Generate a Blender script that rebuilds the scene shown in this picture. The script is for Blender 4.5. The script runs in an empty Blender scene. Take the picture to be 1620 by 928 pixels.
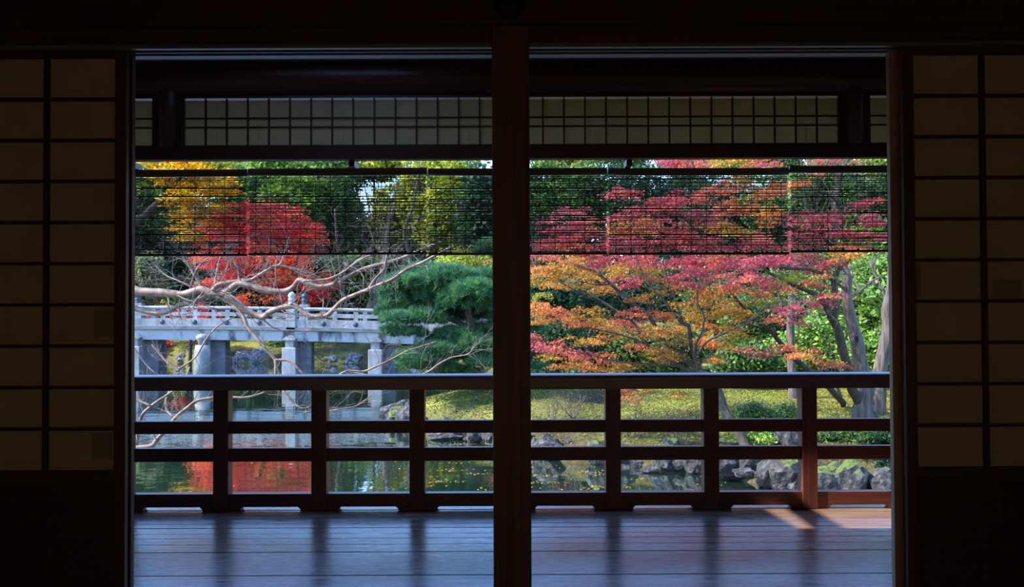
import bpy, bmesh, math, random
import numpy as np
from mathutils import Matrix, Vector, Euler, noise as mnoise

random.seed(7)
rng = np.random.default_rng(7)
C = bpy.context.scene.collection
R = math.radians

# ------------------------------------------------------------------ camera
CH = 1.166                      # eye height above the room floor
F = 1400.0                      # focal length in pixels of the 1620 px wide frame
PITCH, ROLL = 1.06, -0.24
cam_d = bpy.data.cameras.new('camera')
cam_d.sensor_width = 36.0
cam_d.lens = 36.0 * F / 1620.0
cam_d.clip_end = 400
cam = bpy.data.objects.new('camera', cam_d)
C.objects.link(cam)
cam.location = (0, 0, CH)
cam.rotation_euler = (Euler((R(90 + PITCH), 0, 0)).to_matrix() @ Euler((0, 0, R(ROLL))).to_matrix()).to_euler()
bpy.context.scene.camera = cam
CAMROT = np.array(cam.rotation_euler.to_matrix())

# ------------------------------------------------------------------ sky
SUN_L = np.array((0.70, 0.13, -0.65))       # the way the sunlight travels
world = bpy.data.worlds.new('world')
bpy.context.scene.world = world
world.use_nodes = True
wn = world.node_tree
wn.nodes.clear()
sky = wn.nodes.new('ShaderNodeTexSky')
sky.sky_type = 'NISHITA'
sky.sun_disc = False
sky.sun_elevation = math.asin(0.65 / np.linalg.norm(SUN_L))
sky.sun_rotation = math.atan2(-SUN_L[0], -SUN_L[1])
sky.air_density = 1.0
sky.dust_density = 0.2
sky.ozone_density = 3.0
bgn = wn.nodes.new('ShaderNodeBackground')
bgn.inputs['Strength'].default_value = 0.50
wo = wn.nodes.new('ShaderNodeOutputWorld')
tint = wn.nodes.new('ShaderNodeMix'); tint.data_type = 'RGBA'; tint.blend_type = 'MULTIPLY'
tint.inputs[0].default_value = 1.0
tint.inputs[7].default_value = (0.80, 0.95, 1.20, 1)      # a deep clear autumn blue
wn.links.new(sky.outputs[0], tint.inputs[6])
wn.links.new(tint.outputs[2], bgn.inputs[0])
wn.links.new(bgn.outputs[0], wo.inputs[0])

# ------------------------------------------------------------------ sun
sun_d = bpy.data.lights.new('sun', 'SUN')
sun_d.energy = 7.0
sun_d.color = (1.0, 0.93, 0.82)
sun_d.angle = R(0.6)
sun = bpy.data.objects.new('sun', sun_d)
C.objects.link(sun)
sun.location = (-20, -4, 30)
sun.rotation_euler = Vector((-SUN_L[0], -SUN_L[1], -SUN_L[2])).to_track_quat('Z', 'Y').to_euler()

# ------------------------------------------------------------------ view
vs = bpy.context.scene.view_settings
vs.view_transform = 'Standard'
vs.look = 'None'
vs.gamma = 1
vs.use_curve_mapping = False
vs.exposure = 0.58
cy = bpy.context.scene.cycles
cy.use_denoising = True
cy.max_bounces = 10
cy.diffuse_bounces = 5
cy.glossy_bounces = 5
cy.transmission_bounces = 6
cy.transparent_max_bounces = 8
cy.sample_clamp_indirect = 6
cy.caustics_reflective = False
cy.caustics_refractive = False

# ================================================================== helpers
def P(px, py, d):
    """world point seen at photo pixel (px, py) that lies d metres in front (y = d)."""
    v = CAMROT @ np.array(((px - 810) / F, (464 - py) / F, -1.0))
    v = v * (d / v[1])
    return np.array((v[0], v[1], v[2] + CH))

def nt(m):
    m.use_nodes = True
    t = m.node_tree
    return t, t.nodes['Principled BSDF']

def N(t, typ, **kw):
    n = t.nodes.new(typ)
    for k, v in kw.items():
        setattr(n, k, v)
    return n

def ramp(t, fac, stops):
    r = N(t, 'ShaderNodeValToRGB')
    el = r.color_ramp.elements
    while len(el) > 1:
        el.remove(el[0])
    el[0].position, el[0].color = stops[0][0], (*stops[0][1], 1)
    for p, c in stops[1:]:
        e = el.new(p)
        e.color = (*c, 1)
    t.links.new(fac, r.inputs[0])
    return r.outputs[0]

def mat(name, col, rough=0.6, noise=None, scale=(1, 1, 1), bump=0.0, bump_scale=None, spec=0.5, detail=6, ior=None, metal=0.0, lo=0.3, hi=0.7):
    """noise: second colour mixed in by a (stretched) noise."""
    m = bpy.data.materials.new(name)
    t, b = nt(m)
    b.inputs['Roughness'].default_value = rough
    b.inputs['Specular IOR Level'].default_value = spec
    b.inputs['Metallic'].default_value = metal
    if ior:
        b.inputs['IOR'].default_value = ior
    tc = N(t, 'ShaderNodeTexCoord')
    mp = N(t, 'ShaderNodeMapping')
    mp.inputs['Scale'].default_value = scale
    t.links.new(tc.outputs['Object'], mp.inputs[0])
    nz = N(t, 'ShaderNodeTexNoise')
    nz.inputs['Scale'].default_value = 1.0
    nz.inputs['Detail'].default_value = detail
    t.links.new(mp.outputs[0], nz.inputs['Vector'])
    if noise:
        t.links.new(ramp(t, nz.outputs['Fac'], [(lo, col), (hi, noise)]), b.inputs['Base Color'])
    else:
        b.inputs['Base Color'].default_value = (*col, 1)
    if bump:
        bp = N(t, 'ShaderNodeBump')
        bp.inputs['Strength'].default_value = bump
        bp.inputs['Distance'].default_value = bump_scale or 0.01
        t.links.new(nz.outputs['Fac'], bp.inputs['Height'])
        t.links.new(bp.outputs[0], b.inputs['Normal'])
    return m

M = {}
GX, GZ, GY = (1.2, 60, 60), (60, 60, 1.5), (60, 1.5, 60)
M['wood_x'] = mat('dark_wood_along_x', (0.055, 0.016, 0.010), 0.38, (0.115, 0.034, 0.020), GX, 0.15, 0.003)
M['wood_z'] = mat('dark_wood_upright', (0.060, 0.018, 0.011), 0.38, (0.135, 0.040, 0.023), GZ, 0.15, 0.003)
M['pillar'] = mat('pillar_wood', (0.08, 0.024, 0.010), 0.42, (0.26, 0.085, 0.032), (38, 38, 1.1), 0.2, 0.003)
M['rail_x'] = mat('railing_wood_along_x', (0.075, 0.020, 0.012), 0.34, (0.17, 0.045, 0.028), GX, 0.2, 0.003)
M['rail_z'] = mat('railing_wood_upright', (0.085, 0.022, 0.013), 0.34, (0.19, 0.050, 0.030), GZ, 0.2, 0.003)
M['handrail'] = mat('polished_rail_wood', (0.09, 0.028, 0.018), 0.27, (0.20, 0.06, 0.04), GX, 0.1, 0.002, ior=1.8)
M['lattice'] = mat('lattice_wood', (0.035, 0.011, 0.008), 0.5, (0.07, 0.022, 0.014), (20, 20, 20))
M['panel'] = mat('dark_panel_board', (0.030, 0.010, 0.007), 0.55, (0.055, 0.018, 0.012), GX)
M['groove'] = mat('pale_groove', (0.16, 0.14, 0.12), 0.4, (0.24, 0.21, 0.18), GX)  # lips paler and greyer than the lintel board
M['jamb'] = mat('lit_jamb_wood', (0.36, 0.19, 0.11), 0.4, (0.52, 0.31, 0.19), GZ)  # right screen edge only: bounced light put into the wood colour
M['tatami'] = mat('tatami', (0.16, 0.13, 0.07), 0.8, (0.22, 0.18, 0.10), (4, 200, 4), 0.2, 0.003)
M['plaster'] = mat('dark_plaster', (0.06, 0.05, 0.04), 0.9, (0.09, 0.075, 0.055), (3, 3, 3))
M['iron'] = mat('dark_iron', (0.02, 0.02, 0.02), 0.5, metal=0.8)
M['bamboo'] = mat('blind_pole', (0.09, 0.055, 0.035), 0.45, (0.16, 0.10, 0.06), GX)
M['reed'] = mat('blind_reed', (0.030, 0.022, 0.012), 0.6, (0.065, 0.045, 0.022), (2, 40, 300))
M['string'] = mat('blind_string', (0.02, 0.018, 0.014), 0.8)
M['stone'] = mat('bridge_stone', (0.17, 0.175, 0.17), 0.8, (0.42, 0.41, 0.38), (3.5, 3.5, 1.6), 0.3, 0.02, detail=9)
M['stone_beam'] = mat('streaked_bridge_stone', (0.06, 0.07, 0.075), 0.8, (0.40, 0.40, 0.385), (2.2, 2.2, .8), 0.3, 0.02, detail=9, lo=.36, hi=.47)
M['stone_dark'] = mat('shaded_stone', (0.10, 0.11, 0.12), 0.85, (0.22, 0.23, 0.24), (3, 3, 6), 0.3, 0.02)  # darkened copy of the bridge stone, shade put into the colour
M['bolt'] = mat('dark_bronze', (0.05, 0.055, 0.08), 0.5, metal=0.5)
M['bark_tan'] = mat('smooth_tan_bark', (0.10, 0.052, 0.034), 0.6, (0.36, 0.25, 0.19), (11, 11, 11), 0.3, 0.01)
M['twig'] = mat('grey_brown_twig', (0.12, 0.085, 0.065), 0.7, (0.26, 0.20, 0.16), (9, 9, 9))
M['bark_dark'] = mat('dark_mossy_bark', (0.022, 0.018, 0.012), 0.85, (0.075, 0.065, 0.04), (18, 18, 6), 0.6, 0.02)
M['bark_grey'] = mat('furrowed_grey_bark', (0.045, 0.036, 0.030), 0.85, (0.19, 0.15, 0.12), (26, 26, 3.5), 0.9, 0.03)
M['knot'] = mat('dark_knot', (0.03, 0.028, 0.03), 0.8)

def paper_mat(name, col, trans):
    m = bpy.data.materials.new(name)
    t, b = nt(m)
    tc = N(t, 'ShaderNodeTexCoord')
    nz = N(t, 'ShaderNodeTexNoise')
    nz.inputs['Scale'].default_value = 9
    nz.inputs['Detail'].default_value = 8
    t.links.new(tc.outputs['Object'], nz.inputs['Vector'])
    c = ramp(t, nz.outputs['Fac'], [(0.3, tuple(x * 0.9 for x in col)), (0.7, col)])
    b.inputs['Roughness'].default_value = 0.9
    b.inputs['Specular IOR Level'].default_value = 0.1
    t.links.new(c, b.inputs['Base Color'])
    tr = N(t, 'ShaderNodeBsdfTranslucent')
    t.links.new(c, tr.inputs[0])
    mx = N(t, 'ShaderNodeMixShader')
    mx.inputs[0].default_value = trans
    t.links.new(b.outputs[0], mx.inputs[1])
    t.links.new(tr.outputs[0], mx.inputs[2])
    t.links.new(mx.outputs[0], t.nodes['Material Output'].inputs[0])
    return m
M['paper'] = paper_mat('shoji_paper', (0.80, 0.62, 0.40), 0.25)
M['paper_patch'] = paper_mat('patched_paper', (0.52, 0.42, 0.27), 0.2)
M['paper_out'] = paper_mat('transom_paper', (0.66, 0.56, 0.36), 0.42)

M['paper_window'] = paper_mat('unseen_window_paper', (0.9, 0.66, 0.42), 0.6)

# floor boards: dark worn wood with a semi-gloss that mirrors the garden light
def deck_mat():
    m = bpy.data.materials.new('veranda_boards')
    t, b = nt(m)
    tc = N(t, 'ShaderNodeTexCoord')
    def stretched(sc, det):
        mp = N(t, 'ShaderNodeMapping')
        mp.inputs['Scale'].default_value = sc
        t.links.new(tc.outputs['Object'], mp.inputs[0])
        nz = N(t, 'ShaderNodeTexNoise')
        nz.inputs['Scale'].default_value = 1
        nz.inputs['Detail'].default_value = det
        t.links.new(mp.outputs[0], nz.inputs['Vector'])
        return nz.outputs['Fac']
    g1 = stretched((1.5, 70, 70), 5)
    g2 = stretched((5, 220, 220), 3)
    t.links.new(ramp(t, g1, [(0.3, (0.16, 0.092, 0.068)), (0.7, (0.38, 0.24, 0.18))]), b.inputs['Base Color'])
    t.links.new(ramp(t, g2, [(0.4, (0.10, 0.10, 0.10)), (0.6, (0.30, 0.30, 0.30))]), b.inputs['Roughness'])
    b.inputs['IOR'].default_value = 2.4
    ad = N(t, 'ShaderNodeMath', operation='ADD')
    t.links.new(g1, ad.inputs[0]); t.links.new(g2, ad.inputs[1])
    bp = N(t, 'ShaderNodeBump')
    bp.inputs['Strength'].default_value = 0.35
    bp.inputs['Distance'].default_value = 0.0020
    t.links.new(ad.outputs[0], bp.inputs['Height'])
    t.links.new(bp.outputs[0], b.inputs['Normal'])
    return m
M['deck'] = deck_mat()

def water_mat():
    m = bpy.data.materials.new('pond_water')
    t, b = nt(m)
    b.inputs['Base Color'].default_value = (0.012, 0.028, 0.018, 1)
    b.inputs['Roughness'].default_value = 0.02
    b.inputs['IOR'].default_value = 1.75
    tc = N(t, 'ShaderNodeTexCoord')
    mp = N(t, 'ShaderNodeMapping')
    mp.inputs['Scale'].default_value = (1.6, 2.6, 1)
    t.links.new(tc.outputs['Object'], mp.inputs[0])
    n1 = N(t, 'ShaderNodeTexNoise'); n1.inputs['Scale'].default_value = 1.1; n1.inputs['Detail'].default_value = 3
    n2 = N(t, 'ShaderNodeTexNoise'); n2.inputs['Scale'].default_value = 6.0; n2.inputs['Detail'].default_value = 2
    t.links.new(mp.outputs[0], n1.inputs['Vector']); t.links.new(mp.outputs[0], n2.inputs['Vector'])
    b1 = N(t, 'ShaderNodeBump'); b1.inputs['Strength'].default_value = 0.5; b1.inputs['Distance'].default_value = 0.006
    b2 = N(t, 'ShaderNodeBump'); b2.inputs['Strength'].default_value = 0.35; b2.inputs['Distance'].default_value = 0.0009
    t.links.new(n1.outputs['Fac'], b1.inputs['Height']); t.links.new(n2.outputs['Fac'], b2.inputs['Height'])
    t.links.new(b1.outputs[0], b2.inputs['Normal'])
    b.inputs['Specular IOR Level'].default_value = 0
    fr = N(t, 'ShaderNodeFresnel'); fr.inputs[0].default_value = 1.33
    ma = N(t, 'ShaderNodeMath', operation='MULTIPLY_ADD'); ma.inputs[1].default_value = 0.5; ma.inputs[2].default_value = 0.52; ma.use_clamp = True
    gl = N(t, 'ShaderNodeBsdfGlossy'); gl.inputs['Roughness'].default_value = 0.015; gl.inputs['Color'].default_value = (.95, 1, .97, 1)
    mx = N(t, 'ShaderNodeMixShader')
    t.links.new(b2.outputs[0], gl.inputs['Normal'])
    t.links.new(fr.outputs[0], ma.inputs[0]); t.links.new(ma.outputs[0], mx.inputs[0])
    t.links.new(b.outputs[0], mx.inputs[1]); t.links.new(gl.outputs[0], mx.inputs[2])
    t.links.new(mx.outputs[0], t.nodes['Material Output'].inputs[0])
    return m
M['water'] = water_mat()

def ground_mat():
    m = bpy.data.materials.new('mossy_ground')
    t, b = nt(m)
    tc = N(t, 'ShaderNodeTexCoord')
    n1 = N(t, 'ShaderNodeTexNoise'); n1.inputs['Scale'].default_value = 0.9; n1.inputs['Detail'].default_value = 8
    n2 = N(t, 'ShaderNodeTexNoise'); n2.inputs['Scale'].default_value = 16; n2.inputs['Detail'].default_value = 6
    for n in (n1, n2):
        t.links.new(tc.outputs['Object'], n.inputs['Vector'])
    c1 = ramp(t, n1.outputs['Fac'], [(0.34, (0.11, 0.085, 0.05)), (0.46, (0.14, 0.16, 0.045)), (0.60, (0.31, 0.31, 0.07))])  # lowered, browner patches also stand in for tree shade
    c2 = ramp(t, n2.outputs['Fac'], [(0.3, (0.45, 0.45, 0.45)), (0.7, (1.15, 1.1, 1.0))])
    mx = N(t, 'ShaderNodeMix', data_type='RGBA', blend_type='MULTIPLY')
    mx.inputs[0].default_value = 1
    at = N(t, 'ShaderNodeAttribute'); at.attribute_name = 'leafcol'      # shore soil and litter, with bank shading put into the tone
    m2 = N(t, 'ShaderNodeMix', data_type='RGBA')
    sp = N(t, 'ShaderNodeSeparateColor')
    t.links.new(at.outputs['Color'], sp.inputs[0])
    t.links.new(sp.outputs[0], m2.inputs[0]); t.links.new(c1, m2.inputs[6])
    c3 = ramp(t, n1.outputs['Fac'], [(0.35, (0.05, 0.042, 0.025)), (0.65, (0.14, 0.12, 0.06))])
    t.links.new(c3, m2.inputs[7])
    t.links.new(m2.outputs[2], mx.inputs[6]); t.links.new(c2, mx.inputs[7])
    t.links.new(mx.outputs[2], b.inputs['Base Color'])
    b.inputs['Roughness'].default_value = 0.95
    b.inputs['Specular IOR Level'].default_value = 0.1
    bp = N(t, 'ShaderNodeBump'); bp.inputs['Strength'].default_value = 0.8; bp.inputs['Distance'].default_value = 0.04
    t.links.new(n2.outputs['Fac'], bp.inputs['Height']); t.links.new(bp.outputs[0], b.inputs['Normal'])
    return m
M['ground'] = ground_mat()

def rock_mat(name, moss, k=1.0):
    m = bpy.data.materials.new(name)
    t, b = nt(m)
    tc = N(t, 'ShaderNodeTexCoord')
    n1 = N(t, 'ShaderNodeTexNoise'); n1.inputs['Scale'].default_value = 11; n1.inputs['Detail'].default_value = 12
    t.links.new(tc.outputs['Object'], n1.inputs['Vector'])
    c1 = ramp(t, n1.outputs['Fac'], [(p_, tuple(k * q for q in c_)) for p_, c_ in [(0.3, (0.020, 0.020, 0.018)), (0.5, (0.055, 0.055, 0.053)), (0.72, (0.19, 0.185, 0.175))]])
    geo = N(t, 'ShaderNodeNewGeometry')
    sx = N(t, 'ShaderNodeSeparateXYZ')
    t.links.new(geo.outputs['Normal'], sx.inputs[0])
    ad = N(t, 'ShaderNodeMath', operation='ADD')
    t.links.new(sx.outputs['Z'], ad.inputs[0]); t.links.new(n1.outputs['Fac'], ad.inputs[1])
    mx = N(t, 'ShaderNodeMix', data_type='RGBA')
    # ramp positions above 1 are clamped: scale the sum first
    dv = N(t, 'ShaderNodeMath', operation='MULTIPLY'); dv.inputs[1].default_value = 0.5
    t.links.new(ad.outputs[0], dv.inputs[0])
    f = ramp(t, dv.outputs[0], [(0.80 - moss / 2, (0, 0, 0)), (0.87 - moss / 2, (1, 1, 1))])
    t.links.new(f, mx.inputs[0])
    t.links.new(c1, mx.inputs[6]); mx.inputs[7].default_value = (0.085, 0.125, 0.02, 1)
    t.links.new(mx.outputs[2], b.inputs['Base Color'])
    b.inputs['Roughness'].default_value = 0.85
    bp = N(t, 'ShaderNodeBump'); bp.inputs['Strength'].default_value = 0.8; bp.inputs['Distance'].default_value = 0.07
    t.links.new(n1.outputs['Fac'], bp.inputs['Height']); t.links.new(bp.outputs[0], b.inputs['Normal'])
    return m
M['rock'] = rock_mat('grey_rock', -0.1, .8)  # near rock colours darkened in place of cast shade
M['rock_pale'] = rock_mat('pale_rock', -0.1, 2.6)
M['rock_moss'] = rock_mat('mossy_rock', 0.55, .85)

def leaf_mat(name, trans=0.5, rough=0.5, spec=0.25):
    m = bpy.data.materials.new(name)
    t, b = nt(m)
    at = N(t, 'ShaderNodeAttribute'); at.attribute_name = 'leafcol'
    geo = N(t, 'ShaderNodeNewGeometry')
    hsv = N(t, 'ShaderNodeHueSaturation')
    mr = N(t, 'ShaderNodeMapRange'); mr.inputs[3].default_value = 0.6; mr.inputs[4].default_value = 1.35
    t.links.new(geo.outputs['Random Per Island'], mr.inputs[0])
    t.links.new(mr.outputs[0], hsv.inputs['Value'])
    t.links.new(at.outputs['Color'], hsv.inputs['Color'])
    t.links.new(hsv.outputs[0], b.inputs['Base Color'])
    b.inputs['Roughness'].default_value = rough
    b.inputs['Specular IOR Level'].default_value = spec
    tr = N(t, 'ShaderNodeBsdfTranslucent')
    t.links.new(hsv.outputs[0], tr.inputs[0])
    mx = N(t, 'ShaderNodeMixShader'); mx.inputs[0].default_value = trans
    t.links.new(b.outputs[0], mx.inputs[1]); t.links.new(tr.outputs[0], mx.inputs[2])
    t.links.new(mx.outputs[0], t.nodes['Material Output'].inputs[0])
    return m
M['leaf'] = leaf_mat('thin_leaves')
M['leaf_glossy'] = leaf_mat('glossy_leaves', 0.3, 0.5, 0.3)
M['needle'] = leaf_mat('pine_needles', 0.2, 0.5, 0.3)

# ---- object plumbing
def thing(name, label, cat, loc=(0, 0, 0), group=None):
    o = bpy.data.objects.new(name, None)
    C.objects.link(o)
    o.location = loc
    o.empty_display_size = 0.1
    o['label'] = label; o['category'] = cat
    if group: o['group'] = group
    return o

def tag(o, label=None, cat=None, group=None, kind=None):
    if label: o['label'] = label
    if cat: o['category'] = cat
    if group: o['group'] = group
    if kind: o['kind'] = kind
    return o

def np_mesh(name, v, f, col=None, smooth=False):
    """v Nx3, f a list of (FxK) index arrays; quick mesh."""
    me = bpy.data.meshes.new(name)
    fs = [np.asarray(a, dtype=np.int32) for a in (f if isinstance(f, list) else [f]) if len(a)]
    v = np.asarray(v, dtype=np.float32)
    me.vertices.add(len(v))
    me.vertices.foreach_set('co', v.ravel())
    nl = sum(a.size for a in fs); nf = sum(len(a) for a in fs)
    me.loops.add(nl); me.polygons.add(nf)
    me.loops.foreach_set('vertex_index', np.concatenate([a.ravel() for a in fs]))
    tot = np.concatenate([np.full(len(a), a.shape[1], dtype=np.int32) for a in fs])
    st = np.concatenate(([0], np.cumsum(tot)[:-1])).astype(np.int32)
    me.polygons.foreach_set('loop_start', st)
    me.polygons.foreach_set('use_smooth', np.full(nf, smooth))
    if col is not None:
        a = me.attributes.new('leafcol', 'FLOAT_COLOR', 'POINT')
        c4 = np.ones((len(v), 4), dtype=np.float32); c4[:, :3] = col
        a.data.foreach_set('color', c4.ravel())
    me.update(calc_edges=True)
    return me

def link(name, me, m, parent=None, loc=None):
    """link mesh (world coordinates) as an object whose origin is loc (or the parent's)."""
    o = bpy.data.objects.new(name, me)
    C.objects.link(o)
    if m is not None:
        me.materials.append(m if not isinstance(m, str) else M[m])
    if parent is not None:
        o.parent = parent
        base = np.array(parent.matrix_basis.translation)
        if parent.parent is not None:
            base = base + np.array(parent.parent.matrix_basis.translation)
        l = np.array(loc) if loc is not None else base
        me.transform(Matrix.Translation(-Vector(l)))
        o.location = Vector(l - base)
    elif loc is not None:
        me.transform(Matrix.Translation(-Vector(loc)))
        o.location = loc
    return o

class MB:
    def __init__(s): s.bm = bmesh.new()
    def box(s, x0, x1, y0, y1, z0, z1, bev=0.0):
        vs = [s.bm.verts.new(p) for p in ((x0, y0, z0), (x1, y0, z0), (x1, y1, z0), (x0, y1, z0), (x0, y0, z1), (x1, y0, z1), (x1, y1, z1), (x0, y1, z1))]
        fs = [s.bm.faces.new([vs[i] for i in q]) for q in ((3, 2, 1, 0), (4, 5, 6, 7), (0, 1, 5, 4), (1, 2, 6, 5), (2, 3, 7, 6), (3, 0, 4, 7))]
        if bev:
            es = list({e for f in fs for e in f.edges})
            bmesh.ops.bevel(s.bm, geom=es, offset=bev, segments=1, affect='EDGES')
        return s
    def prism(s, pts, axis, a, b):
        """pts: 2D outline; axis 'x' (pts = y,z), 'y' (x,z), 'z' (x,y) extruded a..b"""
        def mk(p, t):
            return {'x': (t, p[0], p[1]), 'y': (p[0], t, p[1]), 'z': (p[0], p[1], t)}[axis]
        A = [s.bm.verts.new(mk(p, a)) for p in pts]; B = [s.bm.verts.new(mk(p, b)) for p in pts]
        n = len(pts)
        s.bm.faces.new(A[::-1]); s.bm.faces.new(B)
        for i in range(n):
            s.bm.faces.new((A[i], A[(i + 1) % n], B[(i + 1) % n], B[i]))
        return s
    def lathe(s, cx, cy, prof, n=12):
        rings = []
        for r, z in prof:
            rings.append([s.bm.verts.new((cx + r * math.cos(2 * math.pi * k / n), cy + r * math.sin(2 * math.pi * k / n), z)) for k in range(n)])
        for a, b in zip(rings, rings[1:]):
            for k in range(n):
                f = s.bm.faces.new((a[k], a[(k + 1) % n], b[(k + 1) % n], b[k])); f.smooth = True
        s.bm.faces.new(rings[0][::-1]); s.bm.faces.new(rings[-1])
        return s
    def build(s, name, m, parent=None, loc=None):
        bmesh.ops.recalc_face_normals(s.bm, faces=s.bm.faces)
        me = bpy.data.meshes.new(name)
        s.bm.to_mesh(me); s.bm.free()
        return link(name, me, m, parent, loc)

def box(name, m, x0, x1, y0, y1, z0, z1, parent=None, bev=0.0, loc=None):
    return MB().box(x0, x1, y0, y1, z0, z1, bev).build(name, m, parent, loc)

def struct(o, label=None, cat=None):
    o['kind'] = 'structure'
    if label: o['label'] = label
    if cat: o['category'] = cat
    return o

# ---- tubes (trunks, limbs, twigs)
def smooth_line(pts, rad, sub=4):
    pts = np.asarray(pts, float); rad = np.asarray(rad, float)
    if len(pts) < 3: sub = max(sub, 2)
    p = np.vstack([2 * pts[0] - pts[1], pts, 2 * pts[-1] - pts[-2]])
    out, rr = [], []
    for i in range(1, len(p) - 2):
        for k in range(sub):
            t = k / sub
            a, b, c, d = p[i - 1], p[i], p[i + 1], p[i + 2]
            out.append(0.5 * ((2 * b) + (-a + c) * t + (2 * a - 5 * b + 4 * c - d) * t * t + (-a + 3 * b - 3 * c + d) * t ** 3))
            rr.append(rad[i - 1] * (1 - t) + rad[i] * t)
    out.append(pts[-1]); rr.append(rad[-1])
    return np.array(out), np.array(rr)

class Tubes:
    def __init__(s): s.v, s.f, s.c, s.n = [], [], [], 0
    def add(s, pts, rad, k=6, wob=0.0, col=None):
        pts = np.asarray(pts, float); rad = np.asarray(rad, float)
        tan = np.gradient(pts, axis=0)
        tan /= np.linalg.norm(tan, axis=1)[:, None] + 1e-9
        ref = np.array((0, 0, 1.0)) if abs(tan[:, 2]).mean() < 0.8 else np.array((1.0, 0, 0))
        u = np.cross(tan, ref); u /= np.linalg.norm(u, axis=1)[:, None] + 1e-9
        w = np.cross(tan, u)
        a = np.arange(k) * 2 * math.pi / k
        r = rad[:, None] * (1 + wob * rng.uniform(-1, 1, (len(pts), k)))
        V = pts[:, None, :] + r[:, :, None] * (np.cos(a)[None, :, None] * u[:, None, :] + np.sin(a)[None, :, None] * w[:, None, :])
        m = len(pts)
        i = np.arange(m - 1)[:, None] * k + np.arange(k)[None, :]
        j = np.arange(m - 1)[:, None] * k + (np.arange(k)[None, :] + 1) % k
        s.f.append(np.stack([i, j, j + k, i + k], -1).reshape(-1, 4) + s.n)
        s.v.append(V.reshape(-1, 3))
        # closed ends by collapsing a cap point
        cap = np.array([pts[0], pts[-1]]); c0, c1 = s.n + m * k, s.n + m * k + 1
        s.v.append(cap)
        kk = np.arange(k)
        s.c.append(np.stack([np.full(k, c0), (kk + 1) % k + s.n, kk + s.n], -1))
        s.c.append(np.stack([np.full(k, c1), kk + s.n + (m - 1) * k, (kk + 1) % k + s.n + (m - 1) * k], -1))
        s.n += m * k + 2
    def build(s, name, m, parent=None, loc=None):
        me = np_mesh(name, np.vstack(s.v), [np.vstack(s.f), np.vstack(s.c)], smooth=True)
        return link(name, me, m, parent, loc)

def tube(name, m, pts, rad, parent=None, k=8, wob=0.0, sub=4, loc=None):
    T = Tubes(); p, r = smooth_line(pts, rad, sub); T.add(p, r, k, wob)
    return T.build(name, m, parent, loc)

def pix_line(pl, d0, d1):
    """pixel polyline -> world points with depth running d0..d1"""
    n = len(pl)
    return np.array([P(x, y, d0 + (d1 - d0) * i / max(1, n - 1)) for i, (x, y) in enumerate(pl)])

def twigs(T, pts, rad, n, length, depth=2, spread=0.9, up=0.25, rr=0.5):
    """side twigs along a limb, forking"""
    pts = np.asarray(pts)
    for _ in range(n):
        i = rng.integers(1, len(pts) - 1)
        dirn = pts[i + 1] - pts[i - 1]
        dirn /= np.linalg.norm(dirn) + 1e-9
        grow(T, pts[i], dirn, max(0.003, rad[i] * rr * rng.uniform(.5, 1)), length * rng.uniform(.5, 1.2), depth, spread, up)

def grow(T, p, dirn, r, length, depth, spread, up):
    d = dirn + rng.normal(0, spread, 3) * np.array((1, .7, 1)) + np.array((0, 0, up))
    d /= np.linalg.norm(d) + 1e-9
    m = 6
    q = [np.array(p)]; e = d.copy()
    for _ in range(m):
        e = e + rng.normal(0, 0.22, 3) + np.array((0, 0, up * .15)); e /= np.linalg.norm(e)
        q.append(q[-1] + e * length / m)
    q = np.array(q); rad = np.linspace(r, r * .35, m + 1)
    T.add(q, rad, 4 if r < .01 else 5)
    if depth > 0:
        for _ in range(rng.integers(2, 5)):
            i = rng.integers(2, m + 1)
            grow(T, q[i], e, rad[i] * .8, length * rng.uniform(.4, .7), depth - 1, spread * .8, up)

# ---- leaves
def star(n, r1, r0, tail=0.0):
    o = []
    for i in range(n):
        a = math.pi / 2 + (i - (n - 1) / 2) * R(58)
        rr = r1 * (1 - 0.16 * abs(i - (n - 1) / 2))
        o.append((rr * math.cos(a), rr * math.sin(a)))
        if i < n - 1:
            b = a + R(29); o.append((r0 * math.cos(b), r0 * math.sin(b)))
    o.append((0, -r0 * .5))
    return np.array(o)
SHAPE = {
    'rhomb': np.array([(0, -1), (.55, .1), (0, 1), (-.55, .1)]),
    'oval': np.array([(0, -1), (.42, -.4), (.42, .35), (0, 1), (-.42, .35), (-.42, -.4)]),
    'maple': star(5, 1.0, 0.36),
}

def leaves(pts, size, col, shape='rhomb', up=0.6, jit=0.3, cj=0.12):
    """one polygon per leaf; returns mesh arrays"""
    n = len(pts); S = SHAPE[shape]; k = len(S)
    nrm = rng.normal(0, 1, (n, 3)); nrm[:, 2] = np.abs(nrm[:, 2]) + up * 1.5
    nrm /= np.linalg.norm(nrm, axis=1)[:, None]
    a = rng.normal(0, 1, (n, 3))
    u = np.cross(nrm, a); u /= np.linalg.norm(u, axis=1)[:, None] + 1e-9
    w = np.cross(nrm, u)
    s = size * (1 + jit * rng.uniform(-1, 1, n))
    V = pts[:, None, :] + s[:, None, None] * (S[None, :, 0:1] * u[:, None, :] + S[None, :, 1:2] * w[:, None, :])
    col = np.asarray(col, float)
    if col.ndim == 1: col = np.tile(col, (n, 1))
    c = np.clip(col * (1 + cj * rng.normal(0, 1, (n, 1))) * (1 + cj * .6 * rng.normal(0, 1, (n, 3))), 0.003, 1)
    return V.reshape(-1, 3), np.arange(n * k).reshape(n, k), np.repeat(c, k, axis=0)

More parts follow.
